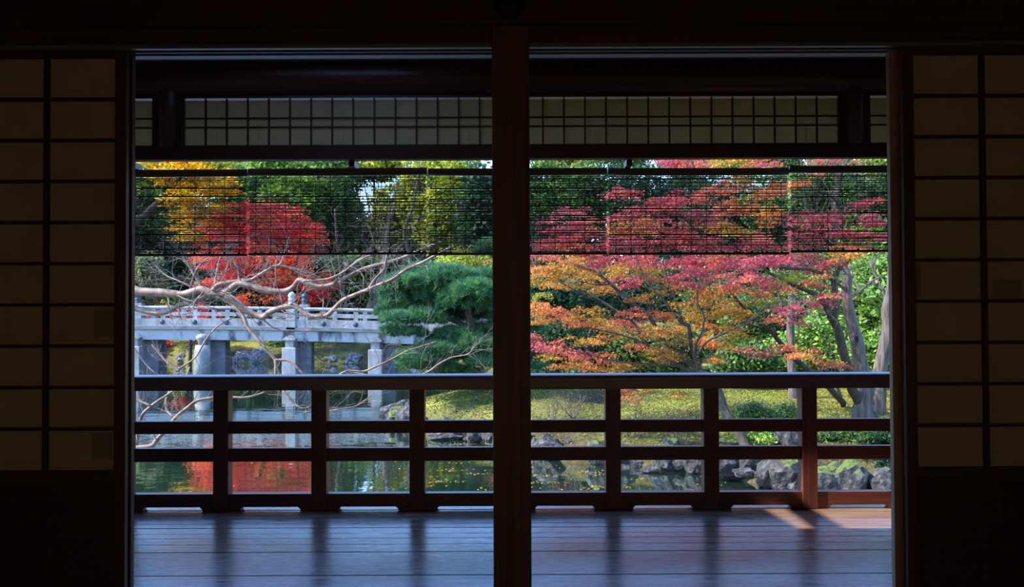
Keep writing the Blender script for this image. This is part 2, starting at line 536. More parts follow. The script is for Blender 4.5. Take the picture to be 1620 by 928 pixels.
PAL = {
    'dark':   [(0.040, 0.095, 0.038), (0.065, 0.135, 0.045), (0.040, 0.085, 0.055)],
    'mid':    [(0.10, 0.20, 0.045), (0.16, 0.26, 0.05), (0.07, 0.14, 0.05)],
    'bright': [(0.22, 0.36, 0.05), (0.30, 0.44, 0.07), (0.14, 0.27, 0.05)],
    'yg':     [(0.36, 0.40, 0.04), (0.48, 0.48, 0.05), (0.26, 0.32, 0.05)],
    'olive':  [(0.20, 0.25, 0.11), (0.28, 0.31, 0.15), (0.16, 0.22, 0.09)],
    'yellow': [(0.80, 0.48, 0.02), (0.86, 0.56, 0.03), (0.74, 0.42, 0.02)],
    'red':    [(0.74, 0.05, 0.055), (0.82, 0.09, 0.07), (0.62, 0.035, 0.06), (0.85, 0.16, 0.08)],
    'bred':   [(0.88, 0.09, 0.07), (0.90, 0.16, 0.07), (0.80, 0.06, 0.07), (0.90, 0.30, 0.08)],
    'pink':   [(0.56, 0.10, 0.12), (0.62, 0.17, 0.17), (0.50, 0.08, 0.10)],
    'R':      [(0.60, 0.13, 0.11), (0.64, 0.20, 0.09), (0.52, 0.09, 0.11)],
    'O':      [(0.58, 0.29, 0.04), (0.62, 0.35, 0.05), (0.48, 0.27, 0.04), (0.60, 0.23, 0.06)],
    'RO':     [(0.66, 0.21, 0.08), (0.70, 0.28, 0.07), (0.60, 0.16, 0.09)],
    'BO':     [(0.88, 0.40, 0.05), (0.88, 0.26, 0.07)],
    'G':      [(0.28, 0.32, 0.04), (0.38, 0.36, 0.04), (0.20, 0.27, 0.04)],
}
def pcol(name):
    p = PAL[name]
    return np.array(p[rng.integers(len(p))])

def crown_pts(c, r, ncl, nl, cr, flat=0.55, shell=0.5, pal='mid', low=-1.0):
    """clustered foliage in an ellipsoid; returns points and colours"""
    d = rng.normal(0, 1, (ncl, 3)); d /= np.linalg.norm(d, axis=1)[:, None]
    d[:, 2] = np.where(d[:, 2] < low, -d[:, 2], d[:, 2])
    rad = rng.uniform(shell, 1.0, (ncl, 1))
    cc = np.asarray(c) + d * rad * np.asarray(r)
    pts, cols = [], []
    for q in cc:
        s = cr * rng.uniform(.6, 1.3)
        g = np.clip(rng.normal(0, .5, (nl, 3)), -1.1, 1.1) * s
        g[:, 2] *= flat
        pts.append(q + g)
        cols.append(np.tile(pcol(pal) * rng.uniform(.75, 1.2), (nl, 1)))
    return np.vstack(pts), np.vstack(cols)

def foliage(name, pts, cols, size, shape, m, parent, up=.5):
    v, f, c = leaves(pts, size, cols, shape, up)
    o = link(name, np_mesh(name, v, f, c), m, parent)
    o['kind'] = 'stuff'
    return o

# ================================================================== THE ROOM
WY = 3.50            # wall plane of the sliding screens
WF = F / WY          # pixels per metre there
def wx(px): return (px - 810) / WF
def wz(py): return CH + (490 - py) / WF

fl = box('floor', 'tatami', -4.2, 4.2, -3.0, 3.34, -0.06, 0.0); struct(fl)
box('trim_1', 'wood_x', -4.2, 4.2, 3.34, 3.66, -0.10, 0.004)['kind'] = 'structure'      # sill
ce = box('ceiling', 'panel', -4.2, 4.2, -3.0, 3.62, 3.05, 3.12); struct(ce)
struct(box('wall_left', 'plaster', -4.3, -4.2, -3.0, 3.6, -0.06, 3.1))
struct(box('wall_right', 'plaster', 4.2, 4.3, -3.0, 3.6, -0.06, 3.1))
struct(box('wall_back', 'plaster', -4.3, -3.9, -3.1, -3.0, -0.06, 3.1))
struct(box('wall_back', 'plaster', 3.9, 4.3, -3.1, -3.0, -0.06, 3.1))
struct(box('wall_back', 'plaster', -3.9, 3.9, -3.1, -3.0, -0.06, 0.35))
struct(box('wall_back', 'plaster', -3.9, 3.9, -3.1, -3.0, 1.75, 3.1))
bw = thing('window_1', 'unseen papered window in the wall behind the camera', 'window', (0, -3.05, .5)); bw['kind'] = 'structure'  # unseen; opening size and paper tint set for the room light
box('paper_sheet', 'paper_window', -3.9, 3.9, -3.05, -3.048, .35, 1.75, bw)
for k in range(30):
    box('lattice_bar', 'lattice', -3.9 + k * .2675, -3.88 + k * .2675, -3.046, -3.03, .35, 1.75, bw)
struct(box('wall_front', 'plaster', -4.2, 4.2, 3.47, 3.53, 2.45, 3.05))

# centre pillar
pl = box('pillar', 'pillar', wx(780), wx(840) - 0.004, 3.42, 3.58, 0.0, wz(48) + .0, bev=0.004)
struct(pl, 'square dark wooden pillar in the middle of the opening with visible grain', 'pillar')
# long beam with the nail cover
nb = box('beam', 'wood_x', -4.19, 4.19, 3.41, 3.46, wz(47), wz(-30), bev=0.004)
struct(nb, 'long dark wooden beam across the top of the room wall', 'beam')
# lintel with sliding grooves: three lips under it
lt = thing('lintel', 'dark grooved lintel above the sliding screens', 'beam', (0, 3.5, wz(75)))
lt['kind'] = 'structure'
zb = wz(75)
box('lintel_board', 'wood_x', -4.19, 4.19, 3.44, 3.575, zb + .004, wz(46), lt)
for a, b in ((3.440, 3.462), (3.497, 3.505), (3.54, 3.575)):
    box('groove_lip', 'groove', -4.19, 4.19, a, b, zb - 0.012, zb + .004, lt)

nc = thing('nail_cover', 'dark round metal nail cover on the long beam above the pillar', 'ornament', (wx(808), 3.405, wz(16)))
mb = MB()
prof = [(0.064, 0), (0.060, 0.006), (0.036, 0.012), (0.012, 0.02), (0.001, 0.022)]
for i in range(6):
    pass
mb.lathe(0, 0, prof, 6)
o = mb.build('cover_plate', 'iron')
o.data.transform(Matrix.Rotation(R(90), 4, 'X'))
o.parent = nc
mb = MB(); mb.lathe(0, 0, [(0.014, 0.018), (0.013, 0.027), (0.002, 0.031)], 10)
o2 = mb.build('cover_boss', 'iron'); o2.data.transform(Matrix.Rotation(R(90), 4, 'X')); o2.parent = nc

# sliding screens
def shoji(x_in, sgn, y0, label, paned=True):
    """x_in: the edge at the opening; the screen runs away from it in direction sgn."""
    t = thing('shoji_screen', label, 'screen', (x_in + sgn * .45, y0, 0.004))
    th = 0.03
    st = 0.045
    ncol = 4
    cw, bar = 0.2625, 0.018
    width = st * 2 + ncol * cw + (ncol - 1) * bar
    def X(a, b):
        return (x_in + sgn * a, x_in + sgn * b) if sgn > 0 else (x_in - b, x_in - a)
    for a in (0, width - st):
        x0, x1 = X(a, a + st)
        box('stile', 'wood_z', x0, x1, y0, y0 + th, 0.006, zb - 0.0135 + .004, t, bev=.002)
    ztop, zbot = wz(91), wz(738)
    x0, x1 = X(st, width - st)
    box('top_rail', 'wood_x', x0, x1, y0, y0 + th, ztop, zb - 0.0135 + .004, t)
    box('middle_rail', 'wood_x', x0, x1, y0, y0 + th, zbot - .045, zbot, t)
    box('base_panel', 'panel', x0, x1, y0 + .010, y0 + th - .008, 0.07, zbot - .045, t)
    box('bottom_rail', 'wood_x', x0, x1, y0, y0 + th, 0.006, 0.07, t)
    nrow = 10
    rh = (ztop - zbot) / nrow
    for c in range(1, ncol):
        a = st + c * cw + (c - 1) * bar
        x0, x1 = X(a, a + bar)
        box('lattice_bar', 'lattice', x0, x1, y0 + .002, y0 + .020, zbot, ztop, t)
    x0, x1 = X(st, width - st)
    for r in range(1, nrow):
        z = zbot + r * rh
        box('lattice_bar', 'lattice', x0, x1, y0 + .004, y0 + .020, z - .0065, z + .0065, t)
    for c in range(ncol):
        a = st + c * (cw + bar)
        x0, x1 = X(a, a + cw)
        for r in range(nrow):
            z0 = zbot + r * rh + .0065 * (r > 0); z1 = zbot + (r + 1) * rh - .0065 * (r < nrow - 1)
            if rng.random() < .42:      # a pane pasted from two sheets, one a hair behind the other
                xs = x0 + (x1 - x0) * .5
                box('paper_pane', 'paper', x0, xs + .0018, y0 + .0204, y0 + .0214, z0, z1, t)
                box('paper_pane', 'paper', xs - .0018, x1, y0 + .0216, y0 + .0222, z0, z1, t)
            else:
                box('paper_pane', 'paper', x0, x1, y0 + .0204, y0 + .0214, z0, z1, t)
    return t, X, st, cw, bar, zbot, rh
tL, X, st, cw, bar, zbot, rh = shoji(wx(205), -1, 3.462, 'left paper screen of dark lattice panes, slid open beside the opening')
# pasted repair patches
def patch(t, x0, x1, z0, z1, y):
    o = box('repair_patch', 'paper_patch', x0, x1, y - .0006, y - .0001, z0, z1, t)
    o['label'] = 'darker square of paper pasted on as a repair'
patch(tL, wx(153), wx(183), wz(530), wz(487), 3.482)
patch(tL, wx(150), wx(183), wz(722), wz(680), 3.482)
tR, X, st, cw, bar, zbot, rh = shoji(wx(1425), 1, 3.462, 'right paper screen of dark lattice panes, slid open beside the opening')
patch(tR, wx(1566), wx(1612), wz(478), wz(445), 3.482)
patch(tR, wx(1443), wx(1453), wz(548 - 75), wz(420), 3.482)
def rear_screen(x_in, sgn, label):
    t = thing('shoji_screen', label, 'screen', (x_in + sgn * .45, 3.506, 0.004))
    a, b = (x_in, x_in + .04) if sgn > 0 else (x_in - .04, x_in)
    box('stile', 'jamb' if sgn > 0 else 'wood_z', a, b, 3.506, 3.538, 0.006, zb - .0095, t, bev=.002)
    c = x_in + sgn * 1.05
    a2, b2 = min(x_in + sgn * .04, c), max(x_in + sgn * .04, c)
    box('base_panel', 'panel', a2, b2, 3.515, 3.53, 0.006, .75, t)
    box('paper_sheet', 'paper', a2, b2, 3.532, 3.534, .75, zb - .05, t)
    for k in range(11):
        z = .75 + k * (zb - .05 - .75) / 10
        box('lattice_bar', 'lattice', a2, b2, 3.512, 3.532, z - .006, z + .006, t)
    for k in range(1, 5):
        x = a2 + (b2 - a2) * k / 4 - .012 * (k == 4)
        box('lattice_bar', 'lattice', x - .006, x + .006, 3.510, 3.512, .75, zb - .05, t)
    box('top_rail', 'wood_x', a2, b2, 3.506, 3.538, zb - .05, zb - .0095, t)
rear_screen(wx(1412), 1, 'second screen behind the right one, only its edge showing, paled as if lit')
rear_screen(wx(207), -1, 'second screen behind the left one, only its dark edge showing')
# outer end pieces of the wall beyond the screens
for s in (-1, 1):
    x0, x1 = sorted((s * 2.72, s * 4.2))
    o = box('pillar', 'wood_z', min(s * 2.70, s * 2.84), max(s * 2.70, s * 2.84), 3.42, 3.58, 0, 2.45)
    struct(o, 'dark wooden pillar outside the frame beyond the screens', 'pillar')
    o['group'] = 'pillars beyond the screens'
    struct(box('wall_front', 'plaster', min(s * 2.84, s * 4.2), max(s * 2.84, s * 4.2), 3.47, 3.53, 0, 2.45))

# ================================================================== THE VERANDA
VY = 5.18
VF = F / VY
def vx(px): return (px - 810) / VF
def vz(py): return CH + (490 - py) / VF
XE = 4.6
deck = thing('floor', 'dark polished boards of the veranda floor mirroring blue light', 'floor', (0, 4.4, 0))
deck['kind'] = 'structure'
edges = [3.66, 3.70, 3.925, 4.30, 4.44, 4.56, 4.66, 4.78, 4.87, 4.98, 5.07, 5.20, 5.36]
for a, b in zip(edges[1:], edges[2:]):
    o = box('plank', 'deck', -XE, XE, a + .0022, b - .0022, -0.035, rng.uniform(-.0015, .001), deck, bev=.0025, loc=(rng.uniform(-2, 2), a, 0))
    
struct(box('trim_2', 'wood_x', -XE, XE, 3.66, 3.702, -0.12, -0.001))
struct(box('beam', 'wood_x', -XE, XE, 5.24, 5.34, -0.26, -0.036), 'dark edge beam under the outer edge of the veranda floor', 'beam')
for i, x in enumerate((-4.4, -2.2, 0.0, 2.2, 4.4)):
    o = box('pillar', 'wood_z', x - .07, x + .07, 5.24, 5.34, -1.6, -0.26)
    struct(o, 'short post under the veranda standing in the pond', 'pillar'); o['group'] = 'posts under the veranda'

# railing
rl = thing('railing', 'low dark red wooden railing along the veranda edge', 'railing', (0, VY, 0))
pitch = 155.0 / VF
x_c = vx(814)
hp = [(5.160, .703), (5.160, .770)] + [(5.228 - .068 * math.cos(a), .770 + .022 * math.sin(a)) for a in np.linspace(.3, math.pi - .3, 9)] + [(5.296, .770), (5.296, .703)]
MB().prism(hp, 'x', -XE, XE).build('handrail', 'handrail', rl)
for z0, z1 in ((.447, .520), (.284, .362)):
    box('rail', 'rail_x', -XE, XE, 5.197, 5.245, z0, z1, rl, bev=.003)
xs = [x_c + k * pitch for k in range(-7, 8)]
for x in xs:
    box('post', 'rail_z', x - .0445, x + .0445, VY, VY + .089, 0.0, .703, rl, bev=.003)
for x, x2 in zip(xs, xs[1:]):
    a, b = x + .0445, x2 - .0445
    c = (a + b) / 2 + .002
    w = .176
    MB().prism([(a, 0.0), (c - w, 0.0), (c - w + .004, .010), (c - w + .016, .021), (c + w - .016, .021), (c + w - .004, .010), (c + w, 0), (b, 0), (b, .097), (a, .097)], 'y', 5.192, 5.25).build('bottom_rail', 'rail_x', rl)

# upper part: log beam, transom, beam below it
lg = tube('beam', 'rail_x', [(-XE, 5.26, 2.545), (0, 5.26, 2.545), (XE, 5.26, 2.545)], [.118, .12, .118], k=20, sub=4)
struct(lg, 'thick rounded reddish log beam above the veranda paper transom', 'beam')
struct(box('beam', 'wood_x', -XE, XE, 5.185, 5.255, 2.055, 2.132, bev=.002), 'straight dark beam between the paper transom and the reed blinds', 'beam')
struct(box('trim_3', 'wood_x', -XE, XE, 5.195, 5.245, 2.132, 2.142))
struct(box('trim_4', 'wood_x', -XE, XE, 5.195, 5.245, 2.420, 2.434))

def transom(x0, x1, label, n_extra=0):
    t = thing('transom_screen', label, 'transom', ((x0 + x1) / 2, 5.22, 2.142), group=None)
    zb_, zt = 2.142, 2.420
    y = 5.205
    for a, b in ((x0, x0 + .012), (x1 - .012, x1)):
        box('stile', 'wood_z', a, b, y, y + .02, zb_, zt, t)
    inner0, inner1 = x0 + .012, x1 - .012
    step = 33.45 / VF
    nx = max(1, int(round((inner1 - inner0) / step)))
    step = (inner1 - inner0) / nx
    zs = [zb_ + .004, 2.142 + .108, 2.142 + .162, zt - .010]
    for k in range(1, nx):
        x = inner0 + k * step
        box('lattice_bar', 'lattice', x - .0045, x + .0045, y, y + .014, zb_ + .002, zt - .002, t)
    for z in zs[1:3]:
        box('lattice_bar', 'lattice', inner0, inner1, y + .001, y + .014, z - .0045, z + .0045, t)
    for k in range(nx):
        xa, xb = inner0 + k * step + .0045 * (k > 0), inner0 + (k + 1) * step - .0045 * (k < nx - 1)
        for r in range(3):
            z0, z1 = zs[r] + .0012 * (r > 0), zs[r + 1] - .0012 * (r < 2)
            if (k + r) % 2 and rng.random() < .8:
                xm = (xa + xb) / 2
                box('paper_pane', 'paper_out', xa - .003, xm + .0018, y + .0143, y + .0149, z0, z1, t)
                box('paper_pane', 'paper_out', xm - .0018, xb + .003, y + .015, y + .0156, z0, z1, t)
            else:
                box('paper_pane', 'paper_out', xa - .003, xb + .003, y + .0143, y + .0151, z0, z1, t)
transom(vx(285), vx(1335), 'long paper transom of small panes between the two short struts')
transom(vx(1380), vx(1620), 'paper transom of small panes past the strut at the right')
transom(vx(0), vx(240), 'paper transom of small panes past the strut at the left')
for px, lab in ((262, 'short dark strut between log beam and lower beam at the left'), (1357, 'short dark round-topped strut between log beam and lower beam at the right')):
    t = thing('strut', lab, 'strut', (vx(px), 5.2, 2.132))
    x = vx(px)
    MB().lathe(x, 5.215, [(.058, 2.133), (.058, 2.40), (.058, 2.46), (.046, 2.485), (.028, 2.497)], 14).build('strut_post', 'wood_z', t)
    box('side_board', 'lattice', x - .083, x - .050, 5.205, 5.235, 2.142, 2.420, t)
    box('side_board', 'lattice', x + .050, x + .083, 5.205, 5.235, 2.142, 2.420, t)

# veranda roof: unseen boards, with gaps invented to throw sun patches on the floor
ZR = 2.78
tt = ZR / -SUN_L[2]
def up_(x, y): return (x - SUN_L[0] * tt, y - SUN_L[1] * tt)
ya, yb = 4.72, 5.235
h1 = [up_(1.483, ya), up_(1.595, ya), up_(1.592, 5.19), up_(1.438, 5.19)]
h2 = [up_(1.735, ya), up_(2.30, ya), up_(2.30, yb), up_(1.715, yb)]
YA, YB, YM = h1[0][1], h2[2][1], h1[2][1]
roof = thing('roof', 'sloping board roof over the veranda with added sun gaps', 'roof', (0, 4.6, ZR)); roof['kind'] = 'structure'
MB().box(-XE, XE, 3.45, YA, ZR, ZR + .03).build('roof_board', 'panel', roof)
MB().prism([(-XE, YA), h1[0], h1[3], (-XE, YM)], 'z', ZR, ZR + .03).build('roof_board', 'panel', roof)
MB().prism([(-XE, YM), (h1[2][0], YM), (h1[2][0], YB), (-XE, YB)], 'z', ZR, ZR + .03).build('roof_board', 'panel', roof)
MB().prism([h1[1], h2[0], h2[3], (h1[2][0], YB), h1[2]], 'z', ZR, ZR + .03).build('roof_board', 'panel', roof)
MB().prism([h2[1], (XE, YA), (XE, YB), h2[2]], 'z', ZR, ZR + .03).build('roof_board', 'panel', roof)
MB().prism([(YB, ZR), (5.45, ZR), (6.35, 2.56), (6.35, 2.59), (5.45, ZR + .03), (YB, ZR + .03)], 'x', -XE, XE).build('roof_board', 'panel', roof)
MB().box(-XE, XE, 3.42, 3.47, 2.7, 3.2).build('roof_board', 'panel', roof)
for s in (-1, 1):       # end posts that carry the log beam, outside the frame
    o = box('pillar', 'wood_z', s * 4.35 - .07, s * 4.35 + .07, 5.28, 5.40, -0.036, 2.43); struct(o, 'veranda end post outside the frame', 'pillar'); o['group'] = 'veranda end posts'
    struct(box('wall_' + ('left' if s < 0 else 'right'), 'panel', s * 4.62 - .02, s * 4.62 + .02, 3.42, 5.20, 0.0, 2.78))

# ------------------------------------------------------------------ reed blinds
BY = 5.36
BF = F / BY
def bx_(px): return (px - 810) / BF
def bz_(py): return CH + (490 - py) / BF
seams = [392 - 285 * 2, 392 - 285, 392, 677, 962, 1250, 1250 + 285]
tilts = [0, 0.0, 0.10, 0.0, -0.12, 0.22, 0]
drops = [0, .006, .0, .002, .004, -.008, 0]
blabels = ['reed blind wholly outside the frame at the left', 'leftmost reed blind in front of the yellow tree', 'reed blind in front of the crimson maple behind the bridge', 'reed blind left of the pillar and passing behind it',
           'reed blind right of the pillar, third from the right end', 'reed blind right of the centre over the red maple', 'rightmost reed blind hanging slightly higher than its neighbour']
blabels = {0: blabels[1], 1: blabels[2], 2: 'reed blind before yellow-green trees, ending behind the pillar', 3: 'reed blind just right of the pillar', 4: 'reed blind over the red maple, dipping at its right end', 5: 'rightmost reed blind, hung slightly higher than its neighbour'}
# blinds between seams i and i+1; the pillar hides none of the seams except its own width
edges_px = [107, 392, 677, 962, 1250, 1535, 1820, -178, 107]
for i in (0, 1, 2, 3, 4, 5, 7):
    x0, x1 = bx_(edges_px[i]) + .004, bx_(edges_px[i + 1]) - .004
    lab = [blabels[0], blabels[1] , blabels[2] if False else 'reed blind before yellow-green trees, passing behind the pillar', 'reed blind over the red maple, dipping at its right end', blabels[5], 'reed blind beyond the right screen, outside the frame', '', 'reed blind beyond the left screen, outside the frame'][i]
    t = thing('reed_blind', lab, 'blind', ((x0 + x1) / 2, BY, bz_(270)), group='reed blinds under the eave')
    dz = [0.0, .004, 0, -.004, .008, 0, 0, 0][i]
    ztop, zbot = bz_(277) + dz, bz_(400) + dz
    pole = tube('pole', 'bamboo', [(x0, BY, bz_(271) + dz), ((x0 + x1) / 2, BY, bz_(271) + dz - .002), (x1, BY, bz_(271) + dz)], [.0225, .0235, .0225], t, k=10, sub=2)
    vv, ff, n = [], [], 0
    nsl = 56
    T = Tubes()
    for k in range(nsl):
        z = ztop - .004 - (ztop - zbot - .010) * (k + .5 + rng.uniform(-.18, .18)) / nsl
        m = 5
        X_ = np.linspace(x0 + rng.uniform(0, .012), x1 - rng.uniform(0, .012), m)
        Z_ = z + np.cumsum(rng.normal(0, .0006, m))
        T.add(np.stack([X_, np.full(m, BY) + rng.normal(0, .0005), Z_], -1), np.full(m, rng.uniform(.0018, .0031)), 4)
    o = T.build('reed_slats', 'reed', t); o['kind'] = 'stuff'
    box('bottom_rod', 'bamboo', x0, x1, BY - .009, BY + .009, zbot - .012, zbot + .004, t, bev=.003)
    nst = 12
    T = Tubes()
    for k in range(nst):
        x = x0 + (x1 - x0) * (k + .5) / nst
        T.add(np.array([(x, BY - .006, ztop + .01), (x + .0008, BY - .006, (ztop + zbot) / 2), (x, BY - .009, zbot - .006)]), [.0018] * 3, 4)
        T.add(np.array([(x - .006, BY - .0105, zbot + .006), (x, BY - .0105, zbot + .007), (x + .006, BY - .0105, zbot + .006)]), [.004] * 3, 5)
    T.build('strings', 'string', t)
    t.rotation_euler = (0, R([0.06, -0.12, 0.0, 0.10, -0.16, 0, 0, 0][i]), 0)
for px, w, lab in ((217, 12, 'small dark block holding the blinds at the left end'), (562, 9, 'small dark block above the blinds left of the pillar'), (993, 9, 'small dark block above the blinds right of the pillar')):
    x = bx_(px)
    o = box('hanger_block', 'wood_z', x - w / 2 / BF, x + w / 2 / BF, 5.24, 5.375, bz_(267), 2.056, loc=(x, 5.3, bz_(267)))
    tag(o, lab, 'bracket')

# ================================================================== THE GARDEN GROUND AND THE POND
ZW = CH - 2.2
POND = np.array([(6.5, 2.0), (6.2, 8.6), (5.2, 9.75), (4.45, 10.25), (3.3, 10.75), (2.8, 11.6), (1.9, 12.35), (.85, 12.7), (.2, 13.6), (-.65, 15.0), (-1.5, 15.7), (-2.15, 16.7), (-2.4, 17.9), (-2.0, 19.2), (-.9, 20.6),
                 (-.3, 24), (-.7, 29), (-1.5, 33), (-2.6, 36), (-8, 36.6), (-14, 38), (-22, 37.5), (-27, 30), (-25, 22), (-20, 15), (-12, 12.4), (-7.5, 11.2), (-4.6, 9.5), (-4.5, 2.0)])
def pond_dist(x, y):
    """signed distance: > 0 on land"""
    p = np.stack([x, y], -1)
    best = np.full(x.shape, 1e9); inside = np.zeros(x.shape, bool)
    for i in range(len(POND)):
        a, b = POND[i], POND[(i + 1) % len(POND)]
        ab = b - a
        t = np.clip(((p - a) @ ab) / (ab @ ab), 0, 1)
        q = a + t[..., None] * ab
        best = np.minimum(best, np.hypot(*(p - q).transpose(-1, *range(p.ndim - 1))))
        c = ((a[1] > y) != (b[1] > y)) & (x < (b[0] - a[0]) * (y - a[1]) / (b[1] - a[1] + 1e-12) + a[0])
        inside ^= c
    return np.where(inside, -best, best)
_ph = rng.uniform(0, 6.28, (14, 2)); _k = rng.normal(0, 1, (14, 2))
def bumps(x, y, s):
    r = 0
    for i in range(14):
        r = r + np.sin(_k[i, 0] * x * s + _k[i, 1] * y * s + _ph[i, 0])
    return r / 14
def gz(x, y):
    x = np.asarray(x, float); y = np.asarray(y, float)
    d = pond_dist(x, y)
    land = ZW + np.interp(d, [0, .12, .5, 1.2, 3, 8], [-.03, .18, .34, .42, .52, .60])
    land = land + .05 * bumps(x, y, 1.6) * np.clip(d, 0, 1) + .10 * bumps(x, y, .5) * np.clip(d / 3, 0, 1)
    land = land + .30 * np.exp(-(((x + .25) / 1.5) ** 2 + ((y - 16.9) / 1.5) ** 2))
    far = np.clip(y - 36.5, 0, 12) * .13 + np.clip(y - 49, 0, 20) * .08
    land = land + far
    land = land + np.clip(x - 14, 0, 10) * .15 * np.clip((y - 10) / 10, 0, 1)
    bed = ZW - np.clip(-d, 0, 1.0) * .5 - .03
    return np.where(d > 0, land, bed)
xs_ = np.concatenate([np.linspace(-45, -8, 50), np.linspace(-7.8, 9, 150), np.linspace(9.4, 40, 45)])
ys_ = np.concatenate([np.linspace(2.0, 9, 12), np.linspace(9.15, 22, 110), np.linspace(22.4, 62, 80)])
GXX, GYY = np.meshgrid(xs_, ys_)
GZZ = gz(GXX, GYY)
nx_, ny_ = len(xs_), len(ys_)
idx = (np.arange(ny_ - 1)[:, None] * nx_ + np.arange(nx_ - 1)[None, :])
_d = pond_dist(GXX, GYY)
_soil_shade = np.clip(np.where(GXX < .2, .45, 1.0) * (1 + .35 * (GYY > 30)) - _d / np.where(GYY > 30, 2.0, 1.0) + .9 * bumps(GXX, GYY, 2.2), 0, 1)
_soil_shade = np.maximum(_soil_shade, np.exp(-((GXX - .8) / .7) ** 2) * .7 * (GYY < 17))
gme = np_mesh('ground', np.stack([GXX, GYY, GZZ], -1).reshape(-1, 3), np.stack([idx, idx + 1, idx + nx_ + 1, idx + nx_], -1).reshape(-1, 4), col=np.repeat(_soil_shade.reshape(-1, 1), 3, axis=1), smooth=True)
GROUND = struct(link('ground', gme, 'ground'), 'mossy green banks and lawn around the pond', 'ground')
wme = np_mesh('water', np.array([(-45, 3.75, ZW), (12, 3.75, ZW), (12, 60, ZW), (-45, 60, ZW)]), np.array([[0, 1, 2, 3]]))
struct(link('water', wme, 'water'), 'still green pond mirroring the bridge and autumn trees', 'pond')

# fallen leaves on the moss and floating leaves
def scatter(n, x0, x1, y0, y1, land=True, m=.1):
    x = rng.uniform(x0, x1, n); y = rng.uniform(y0, y1, n)
    d = pond_dist(x, y)
    k = (d > m) if land else (d < -m)
    return x[k], y[k]
x, y = scatter(16000, -3, 12, 10, 24)
x2, y2 = scatter(5000, 5.0, 9, 13, 18); x = np.concatenate([x, x2]); y = np.concatenate([y, y2])
k = (bumps(x, y, .9) + rng.normal(0, .16, len(x)) + .15 * (x > 4.8)) > .05
x, y = x[k], y[k]
z = gz(x, y) + .015
pal = np.array([(.80, .52, .05), (.72, .30, .06), (.55, .15, .05), (.75, .60, .15), (.78, .58, .06)])
v, f, c = leaves(np.stack([x, y, z], -1), .026, pal[rng.integers(0, 5, len(x))], 'maple', up=3)
o = link('fallen_leaves', np_mesh('fallen_leaves', v, f, c), 'leaf', GROUND); o['kind'] = 'stuff'; o['label'] = 'yellow and orange leaves fallen on the moss lawn'
# moss and grass blades
x, y = scatter(130000, -3, 10, 10, 22, m=.05)
_dd = pond_dist(x, y); k = (_dd + .5 * bumps(x, y, 2.2) + rng.normal(0, .25, len(x))) > np.where(x < .3, .30, .55)
k &= (rng.random(len(x)) < 1 - .55 * np.exp(-((x - .8) / .7) ** 2)); x, y = x[k], y[k]
z = gz(x, y) + .01
gcol = np.where((bumps(x, y, 1.1) + rng.normal(0, .1, len(x)))[:, None] > 0, np.array([[.30, .32, .05]]), np.array([[.12, .14, .045]])) * np.where(x < .3, .5, 1.0)[:, None]  # patchy moss tones, the dark one also standing in for tree shade
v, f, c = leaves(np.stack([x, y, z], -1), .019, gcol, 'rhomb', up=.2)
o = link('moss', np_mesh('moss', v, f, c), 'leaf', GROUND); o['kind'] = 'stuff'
# floating leaves, in drifts
pts = []
for _ in range(60):
    px = rng.uniform(640, 1290); py = rng.uniform(735, 790) if px > 800 else rng.uniform(700, 790)
    d = 2.2 * F / (py - 490)
    cx_, cy_ = (px - 810) / F * d, d
    n = rng.integers(3, 16)
    for _k2 in range(n):
        pts.append((cx_ + rng.normal(0, .16), cy_ + rng.normal(0, .05)))
for _ in range(160):
    pts.append((rng.uniform(-4, 3), rng.uniform(7.5, 22)))
pts = np.array(pts); d = pond_dist(pts[:, 0], pts[:, 1]); pts = pts[d < -.05]
v, f, c = leaves(np.column_stack([pts, np.full(len(pts), ZW + .004)]), .024, pal[rng.integers(0, 5, len(pts))], 'maple', up=30)
o = link('floating_leaves', np_mesh('floating_leaves', v, f, c), 'leaf'); tag(o, 'small yellow leaves floating in drifts on the pond', 'leaves', kind='stuff')

# ------------------------------------------------------------------ rocks
def rock(cx, cy_, zc, sx, sy, sz, label, group=None, m='rock', seed=None, pointed=0.0):
    bm = bmesh.new()
    bmesh.ops.create_icosphere(bm, subdivisions=4 if sx > .33 and cy_ < 20 else 3, radius=1)
    ph = rng.uniform(0, 6.28, 9); kk = rng.normal(0, 1.7, (9, 3))
    cuts = rng.normal(0, 1, (7, 3)); cuts /= np.linalg.norm(cuts, axis=1)[:, None]
    for v in bm.verts:
        p = np.array(v.co)
        s = 1 + .07 * sum(math.sin(kk[i] @ p * 1.5 + ph[i]) for i in range(9)) / 2
        q = p * s
        for c_ in cuts:
            dd = q @ c_
            if dd > .72: q = q - c_ * (dd - .72) * .85
        hf = mnoise.noise(Vector(q * 2.3 + ph[:3])) * .22 + mnoise.noise(Vector(q * 6 + ph[3:6])) * .09
        q = q * (1 + hf)
        if pointed: q[:2] *= 1 - pointed * max(0, q[2])
        v.co = Vector((q[0] * sx, q[1] * sy, q[2] * sz))
    me = bpy.data.meshes.new('rock'); bm.to_mesh(me); bm.free()
    me.transform(Matrix.Rotation(rng.uniform(-.3, .3), 4, 'Z'))
    o = bpy.data.objects.new('rock', me); C.objects.link(o); me.materials.append(M[m])
    o.location = (cx, cy_, zc)
    tag(o, label, 'rock', group)
    return o
def rock_px(px, py, wpx, hpx, d, label, m='rock', pointed=0, group=None):
    p = P(px, py, d)
    return rock(p[0], p[1], p[2], wpx / 2 / F * d * 1.12, wpx / 2 / F * d * .8, hpx / 2 / F * d * 1.15, label, group, m, pointed=pointed)
rock_px(1243, 752, 54, 54, 10.75, 'big pale boulder with bright moss on top at the water edge', 'rock_moss')
rock_px(1348, 756, 54, 50, 10.35, 'grey boulder with a mossy tip right of the last full post', 'rock_moss')
